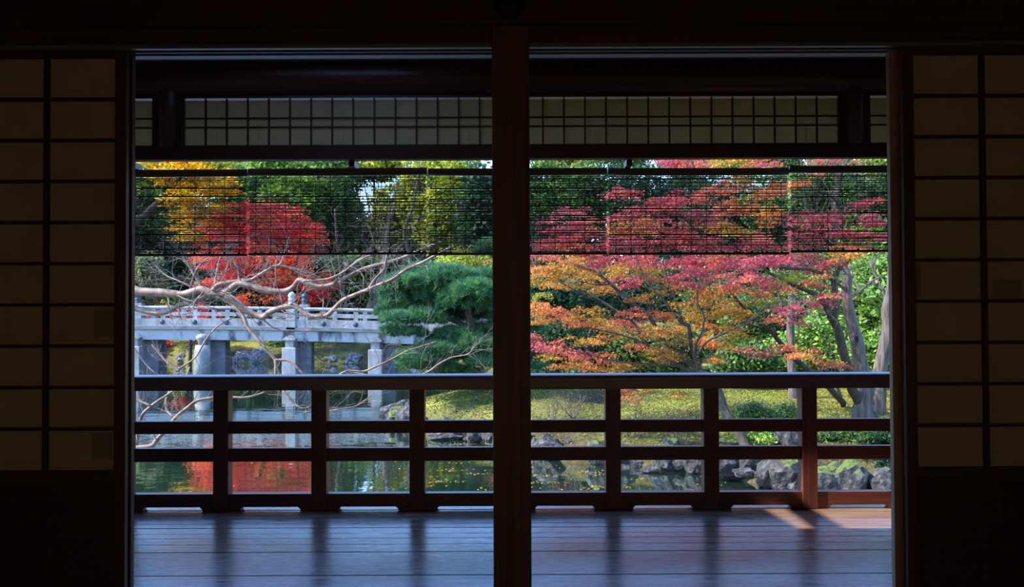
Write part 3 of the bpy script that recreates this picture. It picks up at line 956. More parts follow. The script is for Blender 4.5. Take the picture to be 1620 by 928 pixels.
rock_px(1302, 762, 52, 40, 10.4, 'dark mossy rock low between the two boulders', 'rock_moss')
rock_px(1400, 766, 48, 30, 10.2, 'low wide grey rock at the right end of the shore')
rock_px(1249, 696, 44, 46, 11.8, 'pointed grey standing rock behind the mossy boulder', pointed=.35)
rock_px(1150, 703, 54, 20, 12.0, 'flat dark stone under the leaning maple trunk', 'rock_moss')
rock_px(1140, 735, 50, 30, 11.4, 'dark smooth rock at the foot of the leaning maple')
rock_px(1190, 733, 42, 34, 11.3, 'dark round rock left of the mossy boulder')
rock_px(1216, 730, 20, 30, 11.2, 'narrow upright rock beside the mossy boulder')
rock_px(1176, 747, 32, 14, 10.9, 'low pale rock lying in the shallow water')
rock_px(1205, 751, 22, 18, 10.8, 'small pale rock in the water by the mossy boulder')
rock_px(1084, 733, 46, 26, 12.1, 'rounded dark rock near the middle of the right shore')
rock_px(1030, 742, 28, 16, 12.0, 'small triangular rock in the water before the right shore', pointed=.3)
rock_px(1000, 733, 50, 20, 12.5, 'long dark rock at the shore below the orange maple')
rock_px(905, 703, 34, 16, 13.2, 'grey square rock in the mossy slope right of the pillar')
rock_px(645, 653, 34, 20, 17.7, 'dark rock at the left tip of the pine island')
rock_px(640, 660, 16, 8, 17.4, 'small pale rock at the left tip of the pine island')
rock_px(708, 690, 62, 13, 15.2, 'long flat blue-grey rock at the foot of the pine mound')
rock_px(745, 694, 22, 7, 14.9, 'small pale flat rock in the water below the pine')
rock_px(776, 690, 22, 22, 14.8, 'upright grey rock beside the pillar below the pine')
def bay(px):
    for a, b in ((660, 'left of the pine mound'), (840, 'below the pine mound'), (968, 'in the railing bay beside the pillar'), (1124, 'in the second railing bay right of the pillar'), (1280, 'in the third railing bay right of the pillar'), (1420, 'in the last railing bay at the right')):
        if px < a: return b
    return 'hidden by the right screen'
def gap(px):
    for a, b in ((207, 'hidden by the left screen'), (322, 'left of the round pier'), (460, 'between round and first square pier'), (595, 'between the two square piers'), (9999, 'right of the last pier')):
        if px < a: return b
def walk(P0, P1, step):
    L = np.linalg.norm(P1 - P0); n = max(1, int(L / step))
    for k in range(n): yield P0 + (P1 - P0) * (k + rng.uniform(.2, .8)) / n
for i in range(2, 13):
    for q in walk(POND[i], POND[i + 1], .40):
        s = rng.uniform(.17, .27)
        rock(q[0] + rng.normal(0, .03), q[1] + .08, ZW + .13, s, s * .8, s * rng.uniform(.8, 1.15), 'dark shore rock ' + bay(q[0] / q[1] * F + 810), 'rocks edging the right shore', 'rock' if rng.random() < .5 else 'rock_moss')
for i in range(18, 21):
    for q in walk(POND[i], POND[i + 1], .95):
        s = rng.uniform(.28, .62)
        rock(q[0], q[1] + .25, ZW + .12, s, s * .8, s * rng.uniform(.6, 1.1), 'pale far-shore rock ' + gap(q[0] / q[1] * F + 810), 'rocks on the far shore', 'rock_pale')

# ------------------------------------------------------------------ the stone bridge
BYN, BYF = 30.0, 32.0         # near and far face of the bridge
br = thing('bridge', 'pale stone bridge with three-bar railing and bulb-topped posts across the pond', 'bridge', (-11, 31, ZW))
X0, X1 = -24.0, -0.9
def drop(x): return -.0017 * (x + 14.0) ** 2
bxs = np.linspace(X0, X1, 25)
def band(name, m, y0, y1, z0, z1):
    mb = MB()
    prof = [(y0, z0), (y1, z0), (y1, z1), (y0, z1)]
    rings = [[mb.bm.verts.new((x, a, b + drop(x))) for a, b in prof] for x in bxs]
    for r0, r1 in zip(rings, rings[1:]):
        for k in range(4):
            mb.bm.faces.new((r0[k], r0[(k + 1) % 4], r1[(k + 1) % 4], r1[k]))
    mb.bm.faces.new(rings[0]); mb.bm.faces.new(rings[-1][::-1])
    return mb.build(name, m, br)
band('deck_slab', 'stone_dark', BYN - .10, BYF + .10, .57, .675)  # dark stone draws the shadow line along the deck
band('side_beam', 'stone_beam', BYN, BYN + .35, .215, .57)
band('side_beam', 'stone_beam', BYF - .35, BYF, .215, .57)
for yy in (BYN + .06, BYF - .06):
    band('bottom_rail', 'stone', yy - .09, yy + .09, .70, .93)
    band('middle_rail', 'stone', yy - .05, yy + .05, 1.03, 1.15)
    tube('top_rail', 'stone', [(x, yy, 1.305 + drop(x)) for x in bxs[::2]], [.06] * len(bxs[::2]), br, k=10, sub=2)
    near = yy < 31
    xm = -7.48
    for k in range(-4, 2):
        x = xm + k * 6.0 if k else xm
        if X0 < x < X1:
            z = drop(x)
            p = MB().box(x - .16, x + .16, yy - .16, yy + .16, .60 + z, 1.46 + z, .012).build('newel_post', 'stone', br)
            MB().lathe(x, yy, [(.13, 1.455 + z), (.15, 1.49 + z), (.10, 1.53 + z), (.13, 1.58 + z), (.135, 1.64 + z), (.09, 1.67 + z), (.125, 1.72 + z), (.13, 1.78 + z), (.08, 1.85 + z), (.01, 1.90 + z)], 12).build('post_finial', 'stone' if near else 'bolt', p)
    x = xm - 16 * 1.09
    while x < X1 - .1:
        if min(abs(x - (xm + k * 6.0)) for k in range(-4, 2)) > .35:
            z = drop(x)
            p = MB().box(x - .075, x + .075, yy - .045, yy + .045, .93 + z, 1.245 + z).build('baluster', 'stone', br)
            if near:
                o = MB().lathe(0, 0, [(.085, 0), (.085, .03), (.05, .05), (.01, .055)], 10).build('bolt_head', 'bolt')
                o.data.transform(Matrix.Rotation(R(90), 4, 'X')); o.data.transform(Matrix.Translation((x - br.location.x, yy - .09 - br.location.y, .815 + z - br.location.z)))
                o.parent = br
        x += 1.09
for px in (75, 215, 322, 460, 595):
    x = (px - 810) / F * (BYN - .05)
    z = drop(x)
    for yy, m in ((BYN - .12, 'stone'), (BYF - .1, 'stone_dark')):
        if yy < 31:
            (MB().lathe(x, yy, [(.32, ZW - .4), (.27, -.2), (.235, .045 + z)], 14) if px in (75, 322) else MB().box(x - .23, x + .23, yy - .2, yy + .2, ZW - .4, .0 + z, .015)).build('pier', 'stone', br)
            if px in (75, 322):
                MB().lathe(x, yy, [(.15, .04 + z), (.16, .20 + z), (.22, .27 + z), (.23, .33 + z), (.15, .40 + z), (.04, .43 + z)], 12).build('pier_cap', 'stone', br)
            else:
                MB().box(x - .14, x + .14, yy - .12, yy + .12, z, .25 + z).prism([(x - .20, .25 + z), (x + .20, .25 + z), (x + .21, .30 + z), (x + .10, .38 + z), (x, .42 + z), (x - .10, .38 + z), (x - .21, .30 + z)], 'y', yy - .19, yy + .12).build('pier_cap', 'stone', br)
        else:
            MB().box(x - .22, x + .22, yy - .2, yy + .2, ZW - .4, .22 + z, .01).build('pier', m, br)
    MB().box(x - .20, x + .20, BYN, BYF, .02 + z, .216 + z).build('cross_beam', 'stone_dark', br)
    MB().box(x + .10, x + .60, BYN + .35, BYN + .85, ZW - .4, .22 + z, .01).build('pier', 'stone_dark', br)

# ================================================================== TREES
def root_thing(name, label, cat, px, d, group=None, x=None):
    x = (px - 810) / F * d if x is None else x
    z = float(gz(np.array([x]), np.array([d]))[0])
    return thing(name, label, cat, (x, d, z), group)

def blob(name, label, cat, px, py, rx, ry, d, pal, n, size, shape='rhomb', m='leaf', cr=None, flat=.6, group=None, shell=.35, trunk=True, bark='bark_dark', up=.3, ry_d=None):
    """a tree or shrub whose crown fills the ellipse (px,py,rx,ry) at distance d"""
    s = d / F
    c = P(px, py, d)
    t = root_thing(name, label, cat, px, d, group, x=c[0])
    r = np.array((rx * s, (ry_d or rx * s * .8), ry * s))
    cr = cr or .28 * min(r)
    nl = 40
    pts, cols = crown_pts(c, r * .88, max(4, n // nl), nl, cr, flat, shell, pal)
    g = gz(pts[:, 0], pts[:, 1])
    low = pts[:, 2] < g + .02
    pts[low, 2] = g[low] + rng.uniform(.02, .5 * r[2] + .04, low.sum())
    foliage('foliage', pts, cols, size, shape, m, t, up)
    base = np.array(t.location)
    if trunk:
        T = Tubes()
        r0 = max(.03, .045 * r[0] + .02)
        top = c + np.array((0, 0, r[2] * .5))
        mid = (base + top) / 2 + np.array((rng.normal(0, .05 * r[0]), 0, 0))
        p_, r_ = smooth_line([base - (0, 0, .1), mid, top], [r0, r0 * .75, r0 * .3], 5)
        T.add(p_, r_, 7)
        for _ in range(9):
            i = rng.integers(3, len(p_) - 1)
            e = c + rng.normal(0, .45, 3) * r
            q_ = np.array([p_[i], (p_[i] + e) / 2 + (0, 0, .05 * r[2]), e])
            q2, r2 = smooth_line(q_, [r_[i] * .6, r_[i] * .35, r_[i] * .12], 3)
            T.add(q2, r2, 5)
        T.build('trunk', bark, t)
    return t

# distant woodland beyond the garden trees
n = 60000
x = rng.uniform(-42, 30, n); y = rng.uniform(50, 60, n)
z = gz(x, y) + rng.uniform(0, 1, n) * (6.5 + 2.6 * bumps(x, y * 0, 1.3)) * (1 - .45 * np.exp(-((x / y + .145) / .03) ** 2))
cc = np.array([(.04, .085, .03), (.06, .12, .035), (.12, .17, .04), (.03, .06, .04)])[(np.floor(bumps(x, z, .6) * 6 + rng.normal(0, .6, n)).astype(int)) % 4]
v, f, c = leaves(np.stack([x, y, z], -1), .26, cc, 'rhomb', up=.1)
o = link('woodland', np_mesh('woodland', v, f, c), 'leaf'); tag(o, 'dark distant woodland closing the garden behind all other trees', 'woodland', kind='stuff')

def where(px, py):
    zones = [(200, 'nearest the left screen'), (262, 'just left of the yellow tree'), (330, 'behind the yellow tree'), (430, 'behind the left half of the crimson maple'), (515, 'behind the right half of the crimson maple'), (590, 'right of the crimson maple'),
             (670, 'behind the leaning pale trunk'), (750, 'above the pine'), (860, 'beside the central pillar'), (900, 'one post bay right of the pillar'), (960, 'left of the orange maple'), (1030, 'behind the left boughs of the orange maple'), (1100, 'behind the stems of the orange maple'),
             (1170, 'just right of the orange maple stems'), (1215, 'behind the sapling tip'), (1260, 'behind the slim upright trunk'), (1320, 'left of the dark forked trunk'), (1372, 'behind the thick pale trunk'), (1420, 'between pale trunk and right screen'), (9999, 'nearest the right screen')]
    z = next(b for a, b in zones if px < a)
    return z + (', seen through the blinds' if py < 375 else ', at mid height' if py < 505 else ', low above the handrail')

# ---- belt of trees behind the pond (left part of the view)
G1 = 'dark trees behind the pond'
belt = [  # px, py, rx, ry, d, palette
    (150, 360, 80, 120, 42, 'dark'), (225, 350, 70, 110, 45, 'mid'), (300, 400, 60, 90, 43, 'dark'), (385, 330, 60, 85, 46, 'mid'), (395, 440, 50, 60, 41, 'dark'),
    (465, 330, 60, 75, 44, 'bright'), (480, 450, 60, 60, 42, 'dark'), (528, 345, 38, 80, 45, 'mid'), (560, 450, 55, 60, 40, 'mid'), (620, 450, 45, 60, 41, 'dark'),
    (270, 280, 70, 60, 48, 'yg'), (440, 272, 70, 50, 49, 'bright'), (520, 285, 60, 60, 48, 'mid'), (350, 262, 60, 45, 50, 'yg'), (592, 262, 60, 26, 49.5, 'yg'), (690, 278, 60, 48, 49, 'yg'), (200, 265, 60, 50, 49, 'mid'),
    (618, 345, 42, 62, 47, 'sparse'), (668, 325, 42, 75, 46, 'yg'), (700, 350, 55, 70, 40, 'yg'), (735, 300, 45, 60, 43, 'yg'), (765, 350, 40, 110, 36, 'dark'), (820, 380, 70, 120, 40, 'dark'),
]
GL = {'dark': 'dark evergreen tree in the belt behind the pond', 'mid': 'mid green tree in the belt behind the pond', 'bright': 'bright green tree seen through the blind beside the crimson maple', 'yg': 'yellow-green tree seen through the blind left of the pillar'}
GL2 = {'dark': 'far dark evergreen', 'mid': 'far mid-green tree', 'bright': 'far bright green tree', 'yg': 'far yellow-green tree'}
for (px, py, rx, ry, d, pal_) in belt:
    sp = pal_ == 'sparse'; pal_ = 'yg' if sp else pal_
    blob('garden_tree', ('far thinly leaved yellow tree' if sp else GL2[pal_]) + ' ' + where(px, py), 'tree', px, py, rx, ry, d, pal_, 3600 if sp else 7000, .13, group=pal_ + ' trees behind the pond', shell=.3, cr=.55)
blob('round_shrub', 'rounded pale olive shrub at the left edge above the bridge', 'shrub', 228, 442, 36, 52, 36, 'olive', 5500, .075, shell=.7, cr=.25)
# low shrubs on the far bank
for (px, py, rx, ry, d, pal_, lab) in ((246, 548, 24, 17, 38.6, 'red', 'small crimson shrub on the far bank under the bridge'), (437, 552, 16, 16, 38.6, 'bright', 'bright green shrub on the far bank left of the square pier'),
        (515, 547, 18, 9, 39.3, 'mid', 'low green shrub on the far bank between two piers'), (560, 546, 24, 9, 39.5, 'bright', 'light green shrub on the far bank left of the last pier'),
        (300, 500, 60, 22, 37.5, 'red', 'low crimson maple seen between the bridge railings'), (640, 560, 26, 14, 38.5, 'mid', 'green shrub on the far bank behind the pine edge')):
    blob('far_shrub', lab, 'shrub', px, py, rx, ry, d, pal_, 2600, .06, cr=.25)
# understory along the far bank
for k in range(9):
    px = 190 + k * 70
    blob('far_shrub', 'dark green undergrowth bush behind the bridge', 'shrub', px, 492 + rng.uniform(-6, 8), 46, 34, 41 + rng.uniform(-1, 2), ('dark', 'mid', 'dark')[k % 3], 2200, .09, group='undergrowth bushes behind the bridge', trunk=False, cr=.4)

def pad_tree(t, pads, d0, d1, size, dens, shape='maple', m='leaf', thick=.30, flat=.5, up=.9, chunk=None):
    pts, cols = [], []
    for (px, py, rx, ry, pal_) in pads:
        d = rng.uniform(d0, d1); s = d / F
        n = int(math.pi * rx * ry * dens)
        c = P(px, py, d)
        # several sprays per pad, each drooping a little outwards
        ns = max(3, n // 60)
        for _ in range(ns):
            o_ = np.array((rng.uniform(-1, 1) * rx * s, rng.normal(0, thick), rng.uniform(-1, 1) * ry * s))
            if (o_[0] / (rx * s)) ** 2 + (o_[2] / (ry * s)) ** 2 > 1.1: o_ *= .7
            nl = n // ns + 1
            g = rng.normal(0, .45, (nl, 3)) * np.array((.20, .20, .045)) * (s * 95)
            g[:, 2] -= .25 * np.abs(g[:, 0])
            pts.append(c + o_ + g)
            cols.append(np.tile(pcol(pal_) * rng.uniform(.8, 1.15), (nl, 1)))
    pts, cols = np.vstack(pts), np.vstack(cols)
    return foliage('foliage', pts, cols, size, shape, m, t, up)

# crimson maple behind the bridge
t = root_thing('crimson_maple', 'crimson red maple standing behind the middle of the bridge', 'tree', 440, 38.2)
pads = [(345, 365, 30, 16, 'red'), (370, 340, 32, 18, 'red'), (410, 330, 38, 16, 'red'), (450, 345, 38, 18, 'red'), (480, 365, 30, 14, 'red'), (400, 365, 45, 18, 'red'), (440, 380, 45, 18, 'bred'), (360, 390, 38, 14, 'red'), (495, 390, 26, 12, 'red'),
        (330, 410, 22, 12, 'bred'), (360, 415, 34, 16, 'bred'), (400, 412, 40, 18, 'bred'), (440, 415, 34, 18, 'bred'), (475, 410, 26, 14, 'red'), (345, 440, 26, 12, 'bred'), (390, 440, 38, 14, 'bred'), (430, 440, 26, 14, 'bred'), (480, 440, 26, 16, 'bred'),
        (505, 455, 22, 16, 'bred'), (470, 465, 22, 12, 'bred'), (410, 470, 32, 8, 'bred'), (500, 475, 18, 8, 'red'), (235, 492, 20, 10, 'red'), (220, 470, 12, 8, 'red'), (515, 440, 14, 10, 'red'), (375, 478, 14, 6, 'red')]
pad_tree(t, pads, 36.8, 39.5, .075, .75, thick=.6, up=.2)
T = Tubes()
for pl_, r0 in (([(438, 515), (436, 480), (428, 440), (410, 390), (395, 340)], .12), ([(436, 490), (455, 450), (470, 410), (475, 370)], .08), ([(436, 480), (400, 450), (370, 420), (350, 390)], .07), ([(432, 450), (480, 430), (505, 440)], .05)):
    q, r = smooth_line(pix_line(pl_, 38.2, 38.0), np.linspace(r0, r0 * .3, len(pl_)), 4); T.add(q, r, 6)
T.build('trunk', 'bark_dark', t)
# yellow tree upper left
t = root_thing('yellow_tree', 'golden yellow tree hanging down behind the leftmost blind', 'tree', 130, 36.5)
pads = [(255, 270, 24, 10, 'yellow'), (300, 285, 38, 18, 'yellow'), (340, 280, 32, 16, 'yellow'), (355, 295, 18, 10, 'yellow'), (310, 310, 30, 14, 'yellow'), (285, 325, 24, 12, 'yellow'), (325, 325, 22, 10, 'yellow'),
        (290, 350, 20, 12, 'yellow'), (315, 345, 24, 10, 'yellow'), (300, 368, 24, 9, 'yellow'), (225, 250, 40, 14, 'yellow'), (310, 250, 45, 14, 'yellow'), (360, 248, 30, 12, 'yg')]
pad_tree(t, pads, 35.0, 37.0, .085, .55, shape='rhomb', thick=.6)
T = Tubes()
base = np.array(t.location)
q = np.vstack([base - (0, 0, .2), pix_line([(150, 420), (205, 360), (240, 330), (275, 295), (295, 260), (310, 225)], 36.3, 35.6)])
qq, r = smooth_line(q, [.3, .24, .20, .15, .10, .07, .04], 5); T.add(qq, r, 8)
for pl_, r0 in (([(215, 352), (235, 300), (250, 262)], .05), ([(245, 325), (300, 320), (330, 330)], .05), ([(262, 308), (270, 275), (280, 250)], .04), ([(200, 365), (215, 330), (212, 280)], .05)):
    q2, r2 = smooth_line(pix_line(pl_, 36, 35.8), np.linspace(r0, r0 * .3, len(pl_)), 3); T.add(q2, r2, 5)
T.build('trunk', 'bark_dark', t)
# pale leaning trunk behind the bridge
t = root_thing('leaning_tree', 'pale grey leaning trunk between bridge and pine', 'tree', 575, 38.2)
T = Tubes()
q, r = smooth_line(pix_line([(580, 505), (588, 480), (600, 450), (608, 420), (610, 395), (615, 360), (625, 320)], 38.2, 38), [.2, .18, .16, .15, .13, .1, .06], 4); T.add(q, r, 8)
twigs(T, q, r, 10, 2.0, 2)
T.build('trunk', 'bark_grey', t)
for pl_, lab in (([(548, 590 - 28), (546, 540), (550, 500), (540, 440), (533, 380), (530, 330)], 'slender pale trunk rising behind the bridge'), ([(650, 420), (640, 370), (652, 330), (660, 290), (664, 250)], 'dark slender trunk seen through the third blind')):
    d = 38.6
    p0 = P(*pl_[0], d)
    t = root_thing('slender_tree', lab, 'tree', pl_[0][0], d)
    T = Tubes(); q, r = smooth_line(np.vstack([np.array(t.location) - (0, 0, .2), pix_line(pl_, d, d)]), np.linspace(.11, .04, len(pl_) + 1), 4); T.add(q, r, 7)
    twigs(T, q, r, 14, 1.8, 2)
    T.build('trunk', 'bark_grey', t)

# ---- the pine on the island
t = root_thing('pine_tree', 'dark green pine with dense needle clouds on the mossy mound', 'pine', 755, 16.6)
pads = [(618, 462, 20, 16), (612, 495, 18, 14), (620, 525, 18, 10), (650, 530, 30, 10), (660, 568, 40, 10), (720, 590, 40, 8), (750, 550, 45, 18), (700, 450, 60, 22), (740, 480, 50, 30), (790, 545, 36, 26), (640, 450, 36, 16), (675, 432, 42, 14), (715, 440, 45, 18), (622, 480, 24, 18), (655, 478, 38, 20), (700, 470, 45, 22), (748, 465, 38, 22), (628, 508, 28, 14), (668, 508, 42, 18), (712, 503, 45, 20), (755, 500, 40, 22),
        (722, 535, 42, 18), (765, 535, 36, 22), (690, 555, 36, 12), (735, 568, 45, 14), (655, 578, 32, 8), (690, 583, 45, 9), (770, 575, 36, 12), (800, 470, 40, 26), (810, 515, 40, 26), (845, 520, 22, 18), (848, 556, 26, 18), (815, 570, 36, 18), (850, 582, 26, 8), (775, 440, 30, 14), (770, 400, 20, 20)]
V, Fc, Cc, n0 = [], [], [], 0
for (px, py, rx, ry) in pads:
    d = rng.uniform(15.8, 17.2); s = d / F
    nt_ = int(rx * ry * .62)
    c = P(px, py, d)
    u = rng.normal(0, 1, (nt_, 3)); u /= np.linalg.norm(u, axis=1)[:, None]
    u[:, 2] = np.where(u[:, 2] < -.3, -u[:, 2], u[:, 2])
    pp = c + u * rng.uniform(.45, 1.0, (nt_, 1)) * np.array((rx * s, .45, ry * s))
    nn = 22
    ax = u + np.array((0, -.1, .9)) + rng.normal(0, .25, (nt_, 3)); ax /= np.linalg.norm(ax, axis=1)[:, None]
    dirs = ax[:, None, :] + rng.normal(0, .55, (nt_, nn, 3)); dirs /= np.linalg.norm(dirs, axis=2)[:, :, None]
    L = rng.uniform(.08, .15, (nt_, nn, 1))
    side = np.cross(dirs, rng.normal(0, 1, (nt_, nn, 3))); side /= np.linalg.norm(side, axis=2)[:, :, None] + 1e-9
    a = pp[:, None, :] + side * .005; b = pp[:, None, :] - side * .005; e = pp[:, None, :] + dirs * L
    V.append(np.stack([a, b, e], 2).reshape(-1, 3))
    m_ = nt_ * nn
    col = np.array([(0.06, 0.19, 0.08), (0.08, 0.23, 0.075), (0.05, 0.15, 0.085), (0.16, 0.36, 0.08)])[rng.choice(4, nt_, p=[.35, .3, .25, .10])]
    Cc.append(np.repeat(col, nn * 3, axis=0))
    Fc.append(np.arange(m_ * 3).reshape(-1, 3) + n0); n0 += m_ * 3
o = link('needles', np_mesh('needles', np.vstack(V), np.vstack(Fc), np.vstack(Cc)), 'needle', t); o['kind'] = 'stuff'
T = Tubes()
for pl_, r0, r1 in (([(757, 632), (752, 600), (746, 570), (757, 545), (745, 510), (735, 470), (725, 440)], .15, .04), ([(757, 548), (720, 528), (688, 530), (670, 540), (655, 548)], .06, .025), ([(750, 520), (700, 500), (665, 490), (630, 495)], .05, .02),
        ([(742, 500), (780, 480), (810, 470)], .05, .02), ([(748, 535), (790, 540), (840, 545)], .05, .02), ([(735, 475), (690, 465), (650, 462)], .04, .02), ([(735, 480), (700, 458), (676, 466)], .035, .015), ([(748, 580), (710, 578), (670, 582)], .04, .015)):
    q, r = smooth_line(pix_line(pl_, 16.6, 16.5), np.linspace(r0, r1, len(pl_)), 4); T.add(q, r, 8, .08)
T.build('trunk', 'bark_dark', t)
blob('yellow_shrub', 'yellow-green bush behind the top of the pine', 'shrub', 735, 425, 56, 34, 27, 'yg', 6500, .05, cr=.3, ry_d=1.0)
t = root_thing('red_maple_sprig', 'small red maple whose sprays show beside the pillar', 'tree', 812, 21.5)
pad_tree(t, [(772, 445, 14, 8, 'pink'), (775, 495, 12, 6, 'R'), (778, 512, 10, 5, 'R'), (800, 450, 25, 25, 'pink'), (805, 500, 22, 20, 'R'), (775, 415, 8, 5, 'pink')], 20.8, 21.8, .04, .3)
tube('trunk', 'bark_dark', np.vstack([np.array(t.location) - (0, 0, .1), pix_line([(812, 560), (806, 500), (800, 440)], 21.5, 21.4)]), [.07, .06, .05, .02], t)

# ---- the smooth-barked bare tree in front of the bridge
t = thing('bare_tree', 'leafless tree with smooth tan limbs reaching across the bridge', 'tree', (-5.15, 9.3, float(gz(np.array([-5.15]), np.array([9.3]))[0])))
D0 = 9.3
tube('trunk', 'bark_tan', [(-5.15, 9.3, t.location.z - .15), (-5.0, 9.3, -.2), (-4.75, 9.3, .6), (-4.75, 9.25, 1.3), (-4.9, 9.2, 2.2), (-4.7, 9.1, 3.2)], [.17, .15, .12, .10, .07, .04], t, k=12, wob=.03)
LIMBS = [
    ([(100, 425), (160, 450), (208, 457), (223, 461), (259, 463), (290, 466), (318, 458), (338, 465), (358, 460), (376, 449), (392, 451), (415, 458), (444, 461), (462, 456), (473, 443), (485, 447), (503, 453), (525, 450), (543, 441), (570, 427), (593, 420), (620, 413), (645, 404), (670, 393), (700, 382)], 9.3, 8.8, 8.5, 2.0, 26),
    ([(110, 440), (165, 470), (208, 485), (227, 491), (247, 495), (266, 492), (281, 484), (302, 478), (318, 471), (332, 466)], 9.35, 9.2, 5.5, 4.2, 6),
    ([(352, 462), (372, 476), (385, 487), (404, 498), (417, 501), (426, 494), (444, 487), (465, 484), (480, 493), (491, 500), (514, 500), (527, 490), (541, 476), (557, 468), (577, 460), (598, 451), (620, 442), (643, 426), (668, 415), (690, 403), (715, 390)], 9.1, 8.6, 6.2, 2.0, 22),
    ([(336, 466), (358, 474), (374, 487), (385, 501), (392, 517), (404, 532), (417, 548), (435, 569), (436, 591), (437, 612)], 9.15, 8.9, 3.8, 2.4, 10),
    ([(435, 569), (456, 570), (469, 580), (480, 592)], 8.95, 8.9, 2.6, 1.6, 5),
    ([(434, 600), (448, 616), (461, 633), (476, 645), (492, 643)], 8.9, 8.8, 2.2, 1.4, 5),
    ([(336, 460), (347, 450), (376, 445), (397, 443), (413, 433), (433, 422), (444, 417), (451, 399), (458, 375)], 9.1, 9.2, 4.6, 1.6, 14),
    ([(440, 419), (467, 425), (492, 432), (515, 445)], 9.2, 9.3, 2.2, 1.2, 5),
    ([(583, 457), (593, 442), (607, 426), (610, 413), (612, 398)], 8.75, 8.9, 2.6, 1.4, 6),
    ([(480, 446), (485, 444), (514, 442), (540, 432), (575, 408), (607, 398), (630, 385)], 8.9, 8.9, 2.4, 1.4, 8),
    ([(527, 448), (545, 430), (565, 412), (590, 395)], 8.9, 9.0, 2.0, 1.2, 6),
    ([(320, 458), (310, 440), (298, 420), (285, 400)], 9.2, 9.3, 2.6, 1.2, 12),
    ([(300, 462), (307, 435), (320, 415), (345, 398)], 9.2, 9.3, 2.2, 1.0, 10),
    ([(338, 462), (343, 430), (350, 405), (370, 385)], 9.1, 9.3, 2.2, 1.0, 10),
    ([(318, 462), (285, 445), (262, 435), (245, 418)], 9.2, 9.3, 1.8, .8, 8),
    ([(378, 448), (376, 425), (366, 405), (362, 380)], 9.2, 9.3, 1.6, .8, 6),
    ([(376, 499), (349, 512), (327, 535), (309, 565), (284, 583), (281, 592), (268, 619), (262, 637), (265, 650), (275, 660)], 9.15, 8.7, 1.2, 2.4, 14),
    ([(281, 588), (266, 575), (254, 562), (240, 545)], 8.8, 8.9, 1.2, .8, 5),
    ([(170, 705), (200, 709), (226, 707), (241, 704), (249, 694), (265, 677), (277, 661), (296, 645), (311, 634), (334, 629), (364, 628), (391, 628), (420, 620)], 8.6, 8.6, 4.6, 1.4, 12),
    ([(185, 735), (212, 707), (218, 691), (223, 660), (239, 642), (265, 624), (290, 605), (300, 580)], 8.7, 8.8, 4.0, 1.2, 8),
    ([(239, 642), (210, 629), (195, 620)], 8.75, 8.8, 2.4, 1.5, 3),
    ([(480, 652), (517, 650), (542, 646), (563, 642), (578, 632), (592, 620)], 8.8, 8.8, 1.4, .9, 6),
    ([(480, 596), (520, 600), (548, 587), (575, 587), (589, 582), (607, 574), (625, 565), (643, 555), (665, 548), (690, 540)], 8.9, 8.6, 2.4, 1.0, 10),
    ([(640, 600), (675, 589), (695, 575), (715, 565), (740, 560), (751, 548)], 8.8, 8.6, 1.8, .9, 9),
    ([(548, 587), (600, 596), (640, 600)], 8.9, 8.8, 1.8, 1.6, 3),
    ([(207, 543), (230, 575), (245, 590)], 9.2, 9.1, 1.4, .8, 3),
    ([(492, 643), (500, 600), (480, 594)], 8.8, 8.85, 1.2, 1.2, 1),
]
TW = Tubes()
for (pl_, d0, d1, r0, r1, nt_) in LIMBS:
    q, r = smooth_line(pix_line(pl_, d0, d1), np.linspace(r0, r1, len(pl_)) / F * 9.0 * .92, 5)
    T = Tubes(); T.add(q, r, 9 if r0 > 3 else 6, .04)
    T.build('limb', 'bark_tan', t)
    twigs(TW, q, r, int(nt_ * 1.3), .42, 2, .75, .10, .30)
q = np.array([(-5.0, 9.3, -.55), (-4.6, 9.0, -.5), P(170, 705, 8.6)]); tube('limb', 'bark_tan', q, [.06, .05, .032], t)
q = np.array([(-5.0, 9.3, -.7), (-4.4, 9.0, -.6), P(185, 735, 8.7)]); tube('limb', 'bark_tan', q, [.05, .04, .028], t)
q = np.array([(-4.75, 9.25, 1.0), P(60, 415, 9.3), P(100, 425, 9.3)]); tube('limb', 'bark_tan', q, [.08, .065, .055], t)
q = np.array([(-4.75, 9.25, .9), P(70, 430, 9.35), P(110, 440, 9.35)]); tube('limb', 'bark_tan', q, [.06, .045, .036], t)
q = np.array([P(180, 500, 9.2), P(195, 525, 9.2), P(207, 543, 9.2)]); tube('limb', 'bark_tan', np.vstack([P(165, 470, 9.3)[None], q]), [.02, .015, .012, .009], t)
o = TW.build('twigs', 'twig', t); o['kind'] = 'stuff'

